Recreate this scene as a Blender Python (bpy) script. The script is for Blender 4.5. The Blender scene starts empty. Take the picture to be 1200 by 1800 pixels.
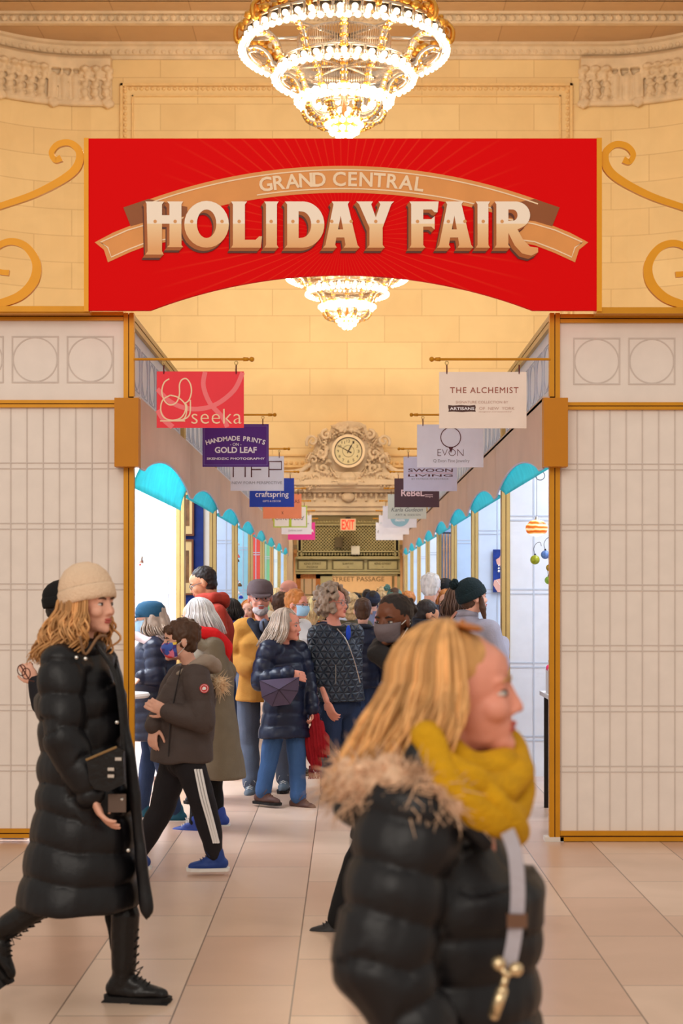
import bpy, math, random
import numpy as np
from mathutils import Vector, Matrix, Euler, noise
from mathutils.geometry import tessellate_polygon
random.seed(7)
SC = bpy.context.scene
COL = SC.collection
PI = math.pi
F = 2700.0; CX = 610.0; CY = 1038.0; EYE = 1.62     # focal length in px, vanishing point, eye height in metres

# ------------------------------------------------------------------ camera, world, light, exposure
cam_d = bpy.data.cameras.new('camera'); cam = bpy.data.objects.new('camera', cam_d); COL.objects.link(cam)
cam.location = (0, 0, EYE); cam.rotation_euler = (PI/2, 0, 0)
cam_d.sensor_fit = 'AUTO'; cam_d.sensor_width = 36.0; cam_d.lens = F/1800*36
cam_d.shift_x = -(CX-600)/1800; cam_d.shift_y = (CY-900)/1800
cam_d.clip_end = 200
cam_d.dof.use_dof = True; cam_d.dof.focus_distance = 12.0; cam_d.dof.aperture_fstop = 4.0
SC.camera = cam
SC.view_settings.view_transform = 'Standard'; SC.view_settings.look = 'None'
SC.view_settings.gamma = 1; SC.view_settings.use_curve_mapping = False
SC.view_settings.exposure = 0.12
W = bpy.data.worlds.new('hall_light'); SC.world = W; W.use_nodes = True
bg = W.node_tree.nodes['Background']; bg.inputs[0].default_value = (1.0, 0.90, 0.79, 1); bg.inputs[1].default_value = 0.62

def area(name, loc, target, sx, sy, power, color):
    l = bpy.data.lights.new(name, 'AREA'); l.shape = 'RECTANGLE'; l.size = sx; l.size_y = sy
    l.energy = power; l.color = color
    o = bpy.data.objects.new(name, l); COL.objects.link(o); o.location = loc
    o.rotation_euler = (Vector(target)-Vector(loc)).to_track_quat('-Z', 'Y').to_euler()
    return o
area('daylight_from_windows', (-3, -7, 8), (0, 9, 1), 10, 6, 720, (1.0, 0.91, 0.81))
area('added_wall_fill', (0, 24, 11.8), (0, 36, 5.5), 7, 1.0, 620, (1.0, 0.90, 0.70))  # added out-of-view fill that brightens the back wall

def P(px, py, d): return Vector(((px-CX)/F*d, d, EYE+(CY-py)/F*d))

# ------------------------------------------------------------------ materials
def lin(c):
    return tuple(((v/255)/12.92 if v/255 <= 0.04045 else ((v/255+0.055)/1.055)**2.4) for v in c)
MATS = {}
def mat(name, c, rough=0.6, metal=0.0, noise_=0.0, nscale=8, bump=0.0, bscale=60, emit=0, spec=0.3, trans=0.0, sheen=0, stretch=None, alpha=1.0):
    if name in MATS: return MATS[name]
    m = bpy.data.materials.new(name); m.use_nodes = True; nt = m.node_tree
    b = nt.nodes['Principled BSDF']; L = lin(c)
    b.inputs['Base Color'].default_value = (*L, 1); b.inputs['Roughness'].default_value = rough
    b.inputs['Metallic'].default_value = metal; b.inputs['Specular IOR Level'].default_value = spec
    if sheen: b.inputs['Sheen Weight'].default_value = sheen
    if emit: b.inputs['Emission Color'].default_value = (*L, 1); b.inputs['Emission Strength'].default_value = emit
    if trans: b.inputs['Transmission Weight'].default_value = trans
    if alpha < 1: b.inputs['Alpha'].default_value = alpha
    tc = nt.nodes.new('ShaderNodeTexCoord'); mp = nt.nodes.new('ShaderNodeMapping')
    nt.links.new(tc.outputs['Object'], mp.inputs[0])
    if stretch: mp.inputs['Scale'].default_value = stretch
    n = nt.nodes.new('ShaderNodeTexNoise'); n.inputs['Scale'].default_value = nscale; n.inputs['Detail'].default_value = 4
    nt.links.new(mp.outputs[0], n.inputs['Vector'])
    a = max(noise_, 0.03)
    r = nt.nodes.new('ShaderNodeValToRGB'); r.color_ramp.elements[0].position = 0.3; r.color_ramp.elements[1].position = 0.7
    r.color_ramp.elements[0].color = (*[v*(1-a) for v in L], 1); r.color_ramp.elements[1].color = (*[min(1, v*(1+a)) for v in L], 1)
    nt.links.new(n.outputs['Fac'], r.inputs[0]); nt.links.new(r.outputs[0], b.inputs['Base Color'])
    if bump:
        n2 = nt.nodes.new('ShaderNodeTexNoise'); n2.inputs['Scale'].default_value = bscale; n2.inputs['Detail'].default_value = 3
        nt.links.new(mp.outputs[0], n2.inputs['Vector'])
        bp = nt.nodes.new('ShaderNodeBump'); bp.inputs['Strength'].default_value = bump; bp.inputs['Distance'].default_value = 0.01
        nt.links.new(n2.outputs['Fac'], bp.inputs['Height']); nt.links.new(bp.outputs[0], b.inputs['Normal'])
    MATS[name] = m
    return m

def math_n(nt, op, a, b=None, c=None):
    n = nt.nodes.new('ShaderNodeMath'); n.operation = op
    for i, v in enumerate((a, b, c)):
        if v is None: continue
        if isinstance(v, (int, float)): n.inputs[i].default_value = v
        else: nt.links.new(v, n.inputs[i])
    return n.outputs[0]

def brick_mat(name, c1, c2, mortar, bw, bh, msize, rough, uv=False, rot=0.0, vein=0.1, off=(0, 0, 0), spec=0.5, bump=0.0):
    m = bpy.data.materials.new(name); m.use_nodes = True; nt = m.node_tree; b = nt.nodes['Principled BSDF']
    tc = nt.nodes.new('ShaderNodeTexCoord'); mp = nt.nodes.new('ShaderNodeMapping')
    mp.inputs['Rotation'].default_value[2] = rot; mp.inputs['Location'].default_value = off
    nt.links.new(tc.outputs['UV' if uv else 'Object'], mp.inputs[0])
    br = nt.nodes.new('ShaderNodeTexBrick'); br.inputs['Scale'].default_value = 1
    br.inputs['Brick Width'].default_value = bw; br.inputs['Row Height'].default_value = bh
    br.inputs['Mortar Size'].default_value = msize; br.inputs['Mortar Smooth'].default_value = 0.2
    br.inputs['Color1'].default_value = (*lin(c1), 1); br.inputs['Color2'].default_value = (*lin(c2), 1); br.inputs['Mortar'].default_value = (*lin(mortar), 1)
    nt.links.new(mp.outputs[0], br.inputs['Vector'])
    n = nt.nodes.new('ShaderNodeTexNoise'); n.inputs['Scale'].default_value = 1.3; n.inputs['Detail'].default_value = 6; n.inputs['Distortion'].default_value = 0.8
    nt.links.new(mp.outputs[0], n.inputs['Vector'])
    r = nt.nodes.new('ShaderNodeValToRGB'); r.color_ramp.elements[0].position = 0.3; r.color_ramp.elements[1].position = 0.7
    r.color_ramp.elements[0].color = (1-vein, 1-vein*1.1, 1-vein*1.3, 1); r.color_ramp.elements[1].color = (1, 1, 1, 1)
    nt.links.new(n.outputs['Fac'], r.inputs[0])
    mx = nt.nodes.new('ShaderNodeMixRGB'); mx.blend_type = 'MULTIPLY'; mx.inputs[0].default_value = 1
    nt.links.new(br.outputs['Color'], mx.inputs[1]); nt.links.new(r.outputs[0], mx.inputs[2])
    nt.links.new(mx.outputs[0], b.inputs['Base Color']); b.inputs['Roughness'].default_value = rough
    b.inputs['Specular IOR Level'].default_value = spec
    MATS[name] = m
    return m

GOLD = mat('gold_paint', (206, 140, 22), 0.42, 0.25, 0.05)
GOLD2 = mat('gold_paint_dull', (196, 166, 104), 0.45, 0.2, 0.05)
GROOVE = mat('dark_groove', (92, 46, 14), 0.7)
WHITEP = mat('translucent_panel', (238, 226, 216), 0.35, noise_=0.02)
LATT = mat('lattice_shadow_grey', (212, 198, 188), 0.5)  # darker tone paints the shadow of bars behind the frosted front panels
COOLP = mat('cool_white_panel', (214, 222, 236), 0.5)
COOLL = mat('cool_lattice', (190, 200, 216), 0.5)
TAUPE = mat('valance_fabric', (218, 190, 172), 0.8, noise_=0.05, nscale=2)
CYAN = mat('turquoise_lining', (100, 214, 220), 0.6, noise_=0.08)
def translucent(m, f):
    nt = m.node_tree; b = nt.nodes['Principled BSDF']; o = [n for n in nt.nodes if n.type == 'OUTPUT_MATERIAL'][0]
    t = nt.nodes.new('ShaderNodeBsdfTranslucent'); mx = nt.nodes.new('ShaderNodeMixShader'); mx.inputs[0].default_value = f
    src = b.inputs['Base Color'].links[0].from_socket; nt.links.new(src, t.inputs['Color'])
    nt.links.new(b.outputs[0], mx.inputs[1]); nt.links.new(t.outputs[0], mx.inputs[2]); nt.links.new(mx.outputs[0], o.inputs[0])
translucent(CYAN, .55); translucent(TAUPE, .15)
DARK = mat('dark_metal', (40, 34, 32), 0.4, 0.5)
STONE = mat('carved_limestone', (220, 196, 164), 0.75, noise_=0.1, nscale=3, bump=0.3, bscale=6)
WALLM = brick_mat('wall_blocks', (240, 210, 156), (234, 201, 146), (216, 180, 128), 1.75, 0.62, 0.010, 0.7, uv=True, vein=0.07)
FLOORM = brick_mat('marble_floor', (228, 200, 178), (206, 166, 142), (128, 104, 88), 0.9, 0.447, 0.0035, 0.3, rot=PI/2, vein=0.16, off=(0.0, 0.217+0.894, 0))

# ------------------------------------------------------------------ geometry collector
def ico(sub):
    import bmesh
    bm = bmesh.new(); bmesh.ops.create_icosphere(bm, subdivisions=sub, radius=1)
    v = np.array([x.co[:] for x in bm.verts]); f = [tuple(q.index for q in x.verts) for x in bm.faces]; bm.free(); return v, f
ICO = {1: ico(1), 2: ico(2), 3: ico(3)}
ORG = {}
class G:
    def __init__(s): s.v = []; s.f = []; s.m = []; s.M = None; s.mi = 0; s.n = 0
    def add(s, v, f, M=None):
        v = np.asarray(v, float)
        if M is not None: v = v @ np.array(M.to_3x3()).T + np.array(M.translation)
        if s.M is not None: v = v @ np.array(s.M.to_3x3()).T + np.array(s.M.translation)
        s.v.append(v); k = s.n; s.f += [tuple(i+k for i in q) for q in f]; s.m += [s.mi]*len(f); s.n += len(v); return s
    def box(s, a, b):
        x0, y0, z0 = a; x1, y1, z1 = b
        if x0 > x1: x0, x1 = x1, x0
        if y0 > y1: y0, y1 = y1, y0
        if z0 > z1: z0, z1 = z1, z0
        v = [(x0,y0,z0),(x1,y0,z0),(x1,y1,z0),(x0,y1,z0),(x0,y0,z1),(x1,y0,z1),(x1,y1,z1),(x0,y1,z1)]
        return s.add(v, [(0,3,2,1),(4,5,6,7),(0,1,5,4),(1,2,6,5),(2,3,7,6),(3,0,4,7)])
    def ell(s, c, r, sub=2, R=None):
        v, f = ICO[sub]
        if isinstance(r, (int, float)): r = (r, r, r)
        v = v*np.array(r)
        if R is not None: v = v @ np.array(R.to_3x3()).T
        return s.add(v+np.array(c), f)
    def cone(s, a, b, ra, rb, n=12, cap=True):
        a = Vector(a); b = Vector(b); d = b-a
        if d.length < 1e-6: return s
        q = d.to_track_quat('Z', 'Y').to_matrix(); v = []
        for p, r in ((a, ra), (b, rb)):
            for i in range(n):
                t = 2*PI*i/n; v.append(tuple(p+q@Vector((r*math.cos(t), r*math.sin(t), 0))))
        f = [(i, (i+1) % n, n+(i+1) % n, n+i) for i in range(n)]
        if cap: f += [tuple(range(n))[::-1], tuple(range(n, 2*n))]
        return s.add(v, f)
    def chain(s, pts, rad, n=12, sub=2):
        if isinstance(rad, (int, float)): rad = [rad]*len(pts)
        for p, r in zip(pts, rad): s.ell(p, r, sub)
        for i in range(len(pts)-1): s.cone(pts[i], pts[i+1], rad[i], rad[i+1], n)
        return s
    def tube(s, pts, rad, n=6, flat=1.0):
        pts = [Vector(p) for p in pts]; k = len(pts)
        if isinstance(rad, (int, float)): rad = [rad]*k
        v = []; up = None
        for i, p in enumerate(pts):
            t = (pts[min(i+1, k-1)]-pts[max(i-1, 0)]).normalized()
            if up is None: up = t.orthogonal().normalized()
            up = (up-t*up.dot(t))
            up = up.normalized() if up.length > 1e-6 else t.orthogonal().normalized()
            w = t.cross(up)
            for j in range(n):
                a = 2*PI*j/n; v.append(tuple(p+(up*math.cos(a)+w*math.sin(a)*flat)*rad[i]))
        f = [(i*n+j, i*n+(j+1) % n, (i+1)*n+(j+1) % n, (i+1)*n+j) for i in range(k-1) for j in range(n)]
        f += [tuple(range(n))[::-1], tuple(range((k-1)*n, k*n))]
        return s.add(v, f)
    def loft(s, rings, caps=True):
        n = len(rings[0]); v = [tuple(p) for r in rings for p in r]; k = len(rings)
        f = [(i*n+j, i*n+(j+1) % n, (i+1)*n+(j+1) % n, (i+1)*n+j) for i in range(k-1) for j in range(n)]
        if caps: f += [tuple(range(n))[::-1], tuple(range((k-1)*n, k*n))]
        return s.add(v, f)
    def lathe(s, prof, c=(0, 0, 0), n=24, caps=True):
        rings = [[(c[0]+r*math.cos(2*PI*j/n), c[1]+r*math.sin(2*PI*j/n), c[2]+z) for j in range(n)] for r, z in prof]
        return s.loft(rings, caps)
    def plate(s, contours, y, th=0.004):
        """contours: lists of (x,z); front at y-th, back at y (faces the -Y side)"""
        cs = [[Vector((p[0], p[1], 0)) for p in c] for c in contours]
        tris = tessellate_polygon(cs); flat = [p for c in contours for p in c]; n = len(flat)
        v = [(p[0], y-th, p[1]) for p in flat]+[(p[0], y, p[1]) for p in flat]
        f = []
        for t in tris:
            a, b, c = (flat[i] for i in t)
            ar = (b[0]-a[0])*(c[1]-a[1])-(c[0]-a[0])*(b[1]-a[1])
            t = t if ar > 0 else t[::-1]
            f.append(tuple(t)); f.append(tuple(n+i for i in t[::-1]))
        k = 0
        for c in contours:
            m_ = len(c)
            for i in range(m_): f.append((k+i, n+k+i, n+k+(i+1) % m_, k+(i+1) % m_))
            k += m_
        return s.add(v, f)
    def verts(s): return np.concatenate(s.v) if s.v else np.zeros((0, 3))
    def build(s, name, mats, parent=None, origin=None, smooth=False):
        v = s.verts(); me = bpy.data.meshes.new(name)
        if parent is not None: o0 = ORG[parent.name]
        elif origin is not None: o0 = np.array(origin, float)
        else: o0 = np.array([(v[:, 0].min()+v[:, 0].max())/2, (v[:, 1].min()+v[:, 1].max())/2, v[:, 2].min()])
        me.from_pydata((v-o0).tolist(), [], s.f)
        if not isinstance(mats, (list, tuple)): mats = [mats]
        for m in mats: me.materials.append(m)
        if len(mats) > 1: me.polygons.foreach_set('material_index', s.m)
        if smooth: me.polygons.foreach_set('use_smooth', [True]*len(me.polygons))
        me.update()
        return link(me, name, parent, o0)
def link(me, name, parent, o0):
    o = bpy.data.objects.new(name, me); COL.objects.link(o); me.name = name
    if parent is not None: o.parent = parent; ORG[o.name] = ORG[parent.name]
    else: o.location = tuple(o0); ORG[o.name] = np.array(o0)
    return o
def tag(o, label=None, cat=None, group=None, kind=None):
    if label: o['label'] = label
    if cat: o['category'] = cat
    if group: o['group'] = group
    if kind: o['kind'] = kind
    return o
def empty(name, loc, label, cat, group=None):
    o = bpy.data.objects.new(name, None); COL.objects.link(o); o.location = loc; ORG[o.name] = np.array(loc, float)
    o.empty_display_size = 0.1
    return tag(o, label, cat, group)

def remesh(g, voxel, smooth=2, disp=None, wr=0.0, wscale=9):
    """fuses everything in g into one continuous surface; returns a mesh in world coordinates"""
    me = bpy.data.meshes.new('tmp'); me.from_pydata(g.verts().tolist(), [], g.f)
    ob = bpy.data.objects.new('tmp', me); COL.objects.link(ob)
    r = ob.modifiers.new('r', 'REMESH'); r.mode = 'VOXEL'; r.voxel_size = voxel; r.use_smooth_shade = True
    if smooth:
        q = ob.modifiers.new('s', 'SMOOTH'); q.iterations = smooth; q.factor = 0.5
    bpy.context.view_layer.update()
    dg = bpy.context.evaluated_depsgraph_get()
    out = bpy.data.meshes.new_from_object(ob.evaluated_get(dg))
    bpy.data.objects.remove(ob); bpy.data.meshes.remove(me)
    n = len(out.vertices); co = np.empty(n*3); out.vertices.foreach_get('co', co); co = co.reshape(-1, 3)
    if disp or wr:
        no = np.empty(n*3); out.vertices.foreach_get('normal', no); no = no.reshape(-1, 3)
        dd = np.zeros(n)
        if disp: dd += disp(co, no)
        if wr: dd += wr*np.array([noise.noise(Vector((p[0]*wscale, p[1]*wscale, p[2]*wscale*0.8))) for p in co])
        co = co+no*dd[:, None]
        out.vertices.foreach_set('co', co.ravel()); out.update()
    return out
def place(me, name, mats, parent=None, origin=None):
    o0 = ORG[parent.name] if parent is not None else np.array(origin, float)
    n = len(me.vertices); co = np.empty(n*3); me.vertices.foreach_get('co', co)
    me.vertices.foreach_set('co', (co.reshape(-1, 3)-o0).ravel())
    me.materials.clear()
    for m in (mats if isinstance(mats, (list, tuple)) else [mats]): me.materials.append(m)
    me.polygons.foreach_set('use_smooth', [True]*len(me.polygons)); me.update()
    return link(me, name, parent, o0)

# ------------------------------------------------------------------ writing
TC = {}
def glyphs(txt, bold=0.0, shear=0.0, space=1.0):
    k = (txt, bold, shear, space)
    if k not in TC:
        c = bpy.data.curves.new('t', 'FONT'); c.body = txt; c.offset = bold; c.shear = shear; c.space_character = space
        c.resolution_u = 3
        ob = bpy.data.objects.new('t', c); COL.objects.link(ob); bpy.context.view_layer.update()
        me = bpy.data.meshes.new_from_object(ob.evaluated_get(bpy.context.evaluated_depsgraph_get()))
        v = np.array([x.co[:] for x in me.vertices]) if len(me.vertices) else np.zeros((0, 3)); f = [tuple(p.vertices) for p in me.polygons]
        bpy.data.objects.remove(ob); bpy.data.curves.remove(c); bpy.data.meshes.remove(me); TC[k] = (v, f)
    return TC[k]
def text(g, txt, cx, cz, w, y, h=None, bold=0.0, shear=0.0, space=1.0):
    """writing centred on (cx,cz), w wide, facing -Y"""
    v, f = glyphs(txt, bold, shear, space)
    if not len(v): return g
    a = v.min(0); b = v.max(0); sx = w/(b[0]-a[0]); sz = (h/(b[1]-a[1])) if h else sx
    vv = np.stack([cx+(v[:, 0]-(a[0]+b[0])/2)*sx, np.full(len(v), y), cz+(v[:, 1]-(a[1]+b[1])/2)*sz], 1)
    return g.add(vv, f)
def arc_text(g, txt, cx, cz, R, total, size, y, bold=0.0):
    """writing along an arc whose circle centre is (cx,cz) and radius R, total = arc length"""
    adv = {'I': .5, ' ': .45, '-': .5, 'M': 1.15, 'W': 1.2}
    ws = [adv.get(c, 0.9) for c in txt]; T = sum(ws); s_ = -total/2; k = total/T
    for c, w in zip(txt, ws):
        m_ = s_+w*k/2; s_ += w*k
        if c == ' ': continue
        v, f = glyphs(c, bold); a = v.min(0); b = v.max(0); th = m_/R
        x = (v[:, 0]-(a[0]+b[0])/2)*size; z = v[:, 1]*size
        X = cx+(R+z)*math.sin(th)+x*math.cos(th); Z = cz+(R+z)*math.cos(th)-x*math.sin(th)
        g.add(np.stack([X, np.full(len(v), y), Z], 1), f)
    return g
def strip(pts, w):
    """outline of a stroke of width w (number or list) along 2D points"""
    n = len(pts); L = []; R = []
    for i, p in enumerate(pts):
        a = pts[max(i-1, 0)]; b = pts[min(i+1, n-1)]; dx = b[0]-a[0]; dz = b[1]-a[1]; q = math.hypot(dx, dz) or 1
        h = (w[i] if isinstance(w, list) else w)/2
        L.append((p[0]-dz/q*h, p[1]+dx/q*h)); R.append((p[0]+dz/q*h, p[1]-dx/q*h))
    return L, R
def ribbon(g, pts, w, y, th=0.002):
    L, R = strip(pts, w); n = len(pts)
    v = [(p[0], y-th, p[1]) for p in L]+[(p[0], y-th, p[1]) for p in R]+[(p[0], y, p[1]) for p in L]+[(p[0], y, p[1]) for p in R]
    f = []
    for i in range(n-1):
        f += [(n+i, n+i+1, i+1, i), (2*n+i, 2*n+i+1, 3*n+i+1, 3*n+i), (i, i+1, 2*n+i+1, 2*n+i), (n+i+1, n+i, 3*n+i, 3*n+i+1)]
    f += [(0, 2*n, 3*n, n), (n-1, 2*n-1, 4*n-1, 3*n-1)]
    return g.add(v, f)
def spline(pts, n=8):
    out = []
    for i in range(len(pts)-1):
        p0 = pts[max(i-1, 0)]; p1 = pts[i]; p2 = pts[i+1]; p3 = pts[min(i+2, len(pts)-1)]
        for k in range(n):
            t = k/n
            out.append(tuple(0.5*((2*p1[j])+(-p0[j]+p2[j])*t+(2*p0[j]-5*p1[j]+4*p2[j]-p3[j])*t*t+(-p0[j]+3*p1[j]-3*p2[j]+p3[j])*t**3) for j in range(len(p1))))
    out.append(tuple(pts[-1])); return out
def circ(cx, cz, r, n=32, a0=0, a1=2*PI): return [(cx+r*math.cos(a0+(a1-a0)*i/n), cz+r*math.sin(a0+(a1-a0)*i/n)) for i in range(n+(0 if abs(a1-a0-2*PI) < 1e-6 else 1))]
def rect(x0, z0, x1, z1): return [(x0, z0), (x1, z0), (x1, z1), (x0, z1)]
# ------------------------------------------------------------------ the hall
g = G(); g.add([(-16, -9, 0), (16, -9, 0), (16, 45, 0), (-16, 45, 0)], [(0, 1, 2, 3)])
tag(g.build('floor', FLOORM, origin=(0, 0, 0)), kind='structure')
WY = 36.0; ZT = 14.39
# back wall: flat, then rounded corners coming towards the viewer, then side walls
def wall_path():
    pts = []
    for i in range(17):
        a = PI/2*i/16; pts.append((-6.0-3.2*math.sin(a), WY-3.2*(1-math.cos(a))))
    L = [(-9.2, 12.0)]+pts[::-1]
    R = [(-x-0.07, y) for x, y in L][::-1]
    return L, R
PL, PR = wall_path()
DX0, DX1, DZ = (-1.27, 1.31, 3.38)
def wallmesh(name, path, u0, holes=None):
    me = bpy.data.meshes.new(name); v = []; f = []; uv = []; u = u0; us = []
    for i, p in enumerate(path):
        if i: u += math.dist(p, path[i-1])
        us.append(u)
    zs = [0, ZT]
    for i in range(len(path)-1):
        k = len(v)
        a, b = path[i], path[i+1]
        v += [(a[0], a[1], 0), (b[0], b[1], 0), (b[0], b[1], ZT), (a[0], a[1], ZT)]; f.append((k, k+3, k+2, k+1))
        uv += [(us[i], 0), (us[i], ZT), (us[i+1], ZT), (us[i+1], 0)]
    me.from_pydata(v, [], f); ul = me.uv_layers.new(name='UVMap')
    for i, q in enumerate(uv): ul.data[i].uv = q
    me.materials.append(WALLM); o = bpy.data.objects.new(name, me); COL.objects.link(o); ORG[o.name] = np.zeros(3)
    s = o.modifiers.new('thick', 'SOLIDIFY'); s.thickness = 0.3; s.offset = 1
    return tag(o, kind='structure')
wallmesh('wall_left', PL[:-1]+[PL[-1]], 0)
wallmesh('wall_right', PR, 40)
def flatwall():
    me = bpy.data.meshes.new('wall_back'); x0 = PL[-1][0]; x1 = PR[0][0]
    v = []; f = []; uv = []
    for a, b, c, d in ((x0, DX0, 0, ZT), (DX1, x1, 0, ZT), (DX0, DX1, DZ, ZT)):
        k = len(v); v += [(a, WY, c), (b, WY, c), (b, WY, d), (a, WY, d)]; f.append((k, k+3, k+2, k+1)); uv += [(a, c), (a, d), (b, d), (b, c)]
    me.from_pydata(v, [], f); ul = me.uv_layers.new(name='UVMap')
    for i, q in enumerate(uv): ul.data[i].uv = q
    me.materials.append(WALLM); o = bpy.data.objects.new('wall_back', me); COL.objects.link(o)
    s = o.modifiers.new('thick', 'SOLIDIFY'); s.thickness = 0.3; s.offset = 1
    tag(o, kind='structure')
flatwall()
# leaf band mouldings, soffits of the ceiling
def along(path, step):
    out = []; acc = 0
    for i in range(len(path)-1):
        a = Vector(path[i]); b = Vector(path[i+1]); L = (b-a).length; t = (b-a)/L
        while acc <= L: out.append((a+t*acc, t)); acc += step
        acc -= L
    return out
def sweep(g, path, prof):
    """prof: (inset towards the room, z)"""
    rings = []
    for i, p in enumerate(path):
        a = Vector(path[max(i-1, 0)]); b = Vector(path[min(i+1, len(path)-1)]); t = (b-a).normalized(); nn = Vector((t.y, -t.x))
        rings.append([(p[0]+nn.x*o, p[1]+nn.y*o, z) for o, z in prof])
    return g.loft(rings)
fullp = PL+PR
g = G()
sweep(g, fullp, [(0, 14.39), (0, 14.05), (.06, 14.05), (.08, 14.12), (.14, 14.14), (.2, 14.30), (.28, 14.33), (.28, 14.39)])
for p, t in along(fullp, 0.17):
    nn = Vector((t.y, -t.x)); R = Matrix.Rotation(math.atan2(t.y, t.x), 4, 'Z')
    c = p+nn*0.15; g.ell((c.x, c.y, 14.2), (0.07, 0.05, 0.075), 1, R)
tag(g.build('trim_1', STONE, origin=(0, 36, 14), smooth=False), kind='structure')
g = G()
y1 = 34.6; y2 = 33.85; z2 = 14.62
g.box((-12, y1, ZT), (12, 36.6, ZT+.3)); g.box((-12, y2, z2), (12, y1+.02, z2+.3)); g.box((-12, 29.5, 14.9), (12, y2+.02, 15.2))
g.box((-12, 33.82, 14.62), (12, 33.9, 14.95)); g.box((-12, 33.4, 14.9), (12, 33.44, 14.98))
tag(g.build('ceiling', brick_mat('soffit_slabs', (208, 172, 132), (202, 166, 126), (178, 142, 106), 1.75, 3.0, 0.012, 0.75, vein=0.06), origin=(0, 36, 14)), kind='structure')
g = G()
g.box((-12, y1-.10, ZT-.03), (12, y1+.05, ZT+.02)); g.box((-12, y1-.16, z2-.06), (12, y1, z2+.01)); g.box((-12, y1-.05, ZT), (12, y1, z2))
for i in range(120): g.ell((-11.9+i*0.2, y1-.08, (ZT+z2)/2-.02), (0.085, 0.05, 0.085), 1)
tag(g.build('trim_2', STONE, origin=(0, y1, ZT)), kind='structure')
# moulded panel frame on the back wall
def pz(py): return EYE+(CY-py)/75.0
def pxx(px): return (px-CX)/75.0
g = G()
fx0, fx1, fz0, fz1 = pxx(212), pxx(1005), pz(822), pz(148); bw = 0.30
for inset, th, w in ((0, .09, .06), (bw-.03, .06, .035)):
    a, b, c, d = fx0+inset, fx1-inset, fz0+inset, fz1-inset
    g.box((a, WY-th, d-w), (b, WY+.01, d)); g.box((a, WY-th, c), (b, WY+.01, c+w)); g.box((a, WY-th, c), (a+w, WY+.01, d)); g.box((b-w, WY-th, c), (b, WY+.01, d))
n = int((fx1-fx0)/0.13)
for i in range(n):
    x = fx0+.1+i*0.13
    for z in (fz1-.11, fz0+.11): g.ell((x, WY-.005, z), (.055, .05, .05), 1)
n = int((fz1-fz0)/0.13)
for i in range(n):
    z = fz0+.1+i*0.13
    for x in (fx0+.11, fx1-.11): g.ell((x, WY-.005, z), (.05, .05, .055), 1)
tag(g.build('trim_3', mat('carved_border', (232, 196, 140), .75, noise_=.06), origin=(0, WY, 9)), kind='structure')
# carved leaf capitals along the rounded corners
for num, path in ((4, PL[::-1]), (5, PR)):
    g = G(); start = [Vector(path[0])+(Vector((0.50, 0)) if num == 4 else Vector((-0.50, 0)))]
    pp = [tuple(start[0])]+path; 
    sgn = 1 if num == 4 else -1
    def nrm(t): return Vector((-t.y, t.x))*sgn*-1 if num == 4 else Vector((t.y, -t.x))
    tot = along(pp, 0.02); L = [q for q in tot][: 330]
    def at_(i): return L[i]
    def pr(i, off, z):
        p, t = L[i]; nn = Vector((-t.y, t.x)) if num == 4 else Vector((t.y, -t.x)); q = p+nn*off; return (q.x, q.y, z)
    st = range(0, len(L), 8)
    g.tube([pr(i, .08, 13.02) for i in st], .085, 8)
    g.loft([[pr(i, 0, 13.0), pr(i, .06, 13.0), pr(i, .13, 13.75), pr(i, 0.0, 13.75)] for i in st])
    g.loft([[pr(i, 0, 13.72), pr(i, .30, 13.76), pr(i, .34, 13.98), pr(i, .26, 14.06), pr(i, 0, 14.06)] for i in st])
    k = 0
    for i in range(4, len(L)-12, 13):
        kind = 'leaf' if k % 9 in (0, 1, 2, 6, 7, 8) else 'flute'
        if kind == 'leaf':
            for dz, r in ((0, .09), (.14, .11), (.3, .105), (.46, .10), (.6, .12)):
                g.ell(pr(min(i+int(3*math.sin(dz*9)), len(L)-1), .12+dz*.18, 13.12+dz), (r, r, r*.95), 1)
                g.ell(pr(min(i+5, len(L)-1), .1+dz*.16, 13.08+dz), r*.6, 1)
            g.ell(pr(i, .32, 13.74), (.13, .13, .08), 1)
        else:
            g.chain([pr(i, .12, 13.12), pr(i, .18, 13.6)], [.085, .10], 8, 1); g.tube([pr(i+6, .14, 13.1), pr(i+6, .2, 13.6), pr(i+3, .26, 13.72)], .03, 6)
        if k % 5 == 0:
            for a in range(5): g.ell(pr(max(i-4+a*2, 0), .14, 12.98+.05*math.sin(a*2)), .085, 1)
        k += 1
    me = remesh(g, .022, 1)
    tag(place(me, 'trim_%d' % num, STONE, origin=(0, 35, 13)), kind='structure')

# ------------------------------------------------------------------ doorway in the back wall
def q75(px, py): return ((px-CX)/75.0, EYE+(CY-py)/75.0)
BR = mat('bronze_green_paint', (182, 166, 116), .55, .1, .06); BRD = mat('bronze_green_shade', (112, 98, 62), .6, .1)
g = G()
xa, xb = DX0, DX1
g.box((xa-.18, 35.85, 0), (xa, 36.25, DZ)); g.box((xb, 35.85, 0), (xb+.18, 36.25, DZ))
g.box((xa-.22, 35.8, 0), (xa-.16, 36.0, DZ)); g.box((xb+.16, 35.8, 0), (xb+.22, 36.0, DZ))
tag(g.build('trim_6', STONE, origin=(0, 36, 0)), kind='structure')
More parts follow.
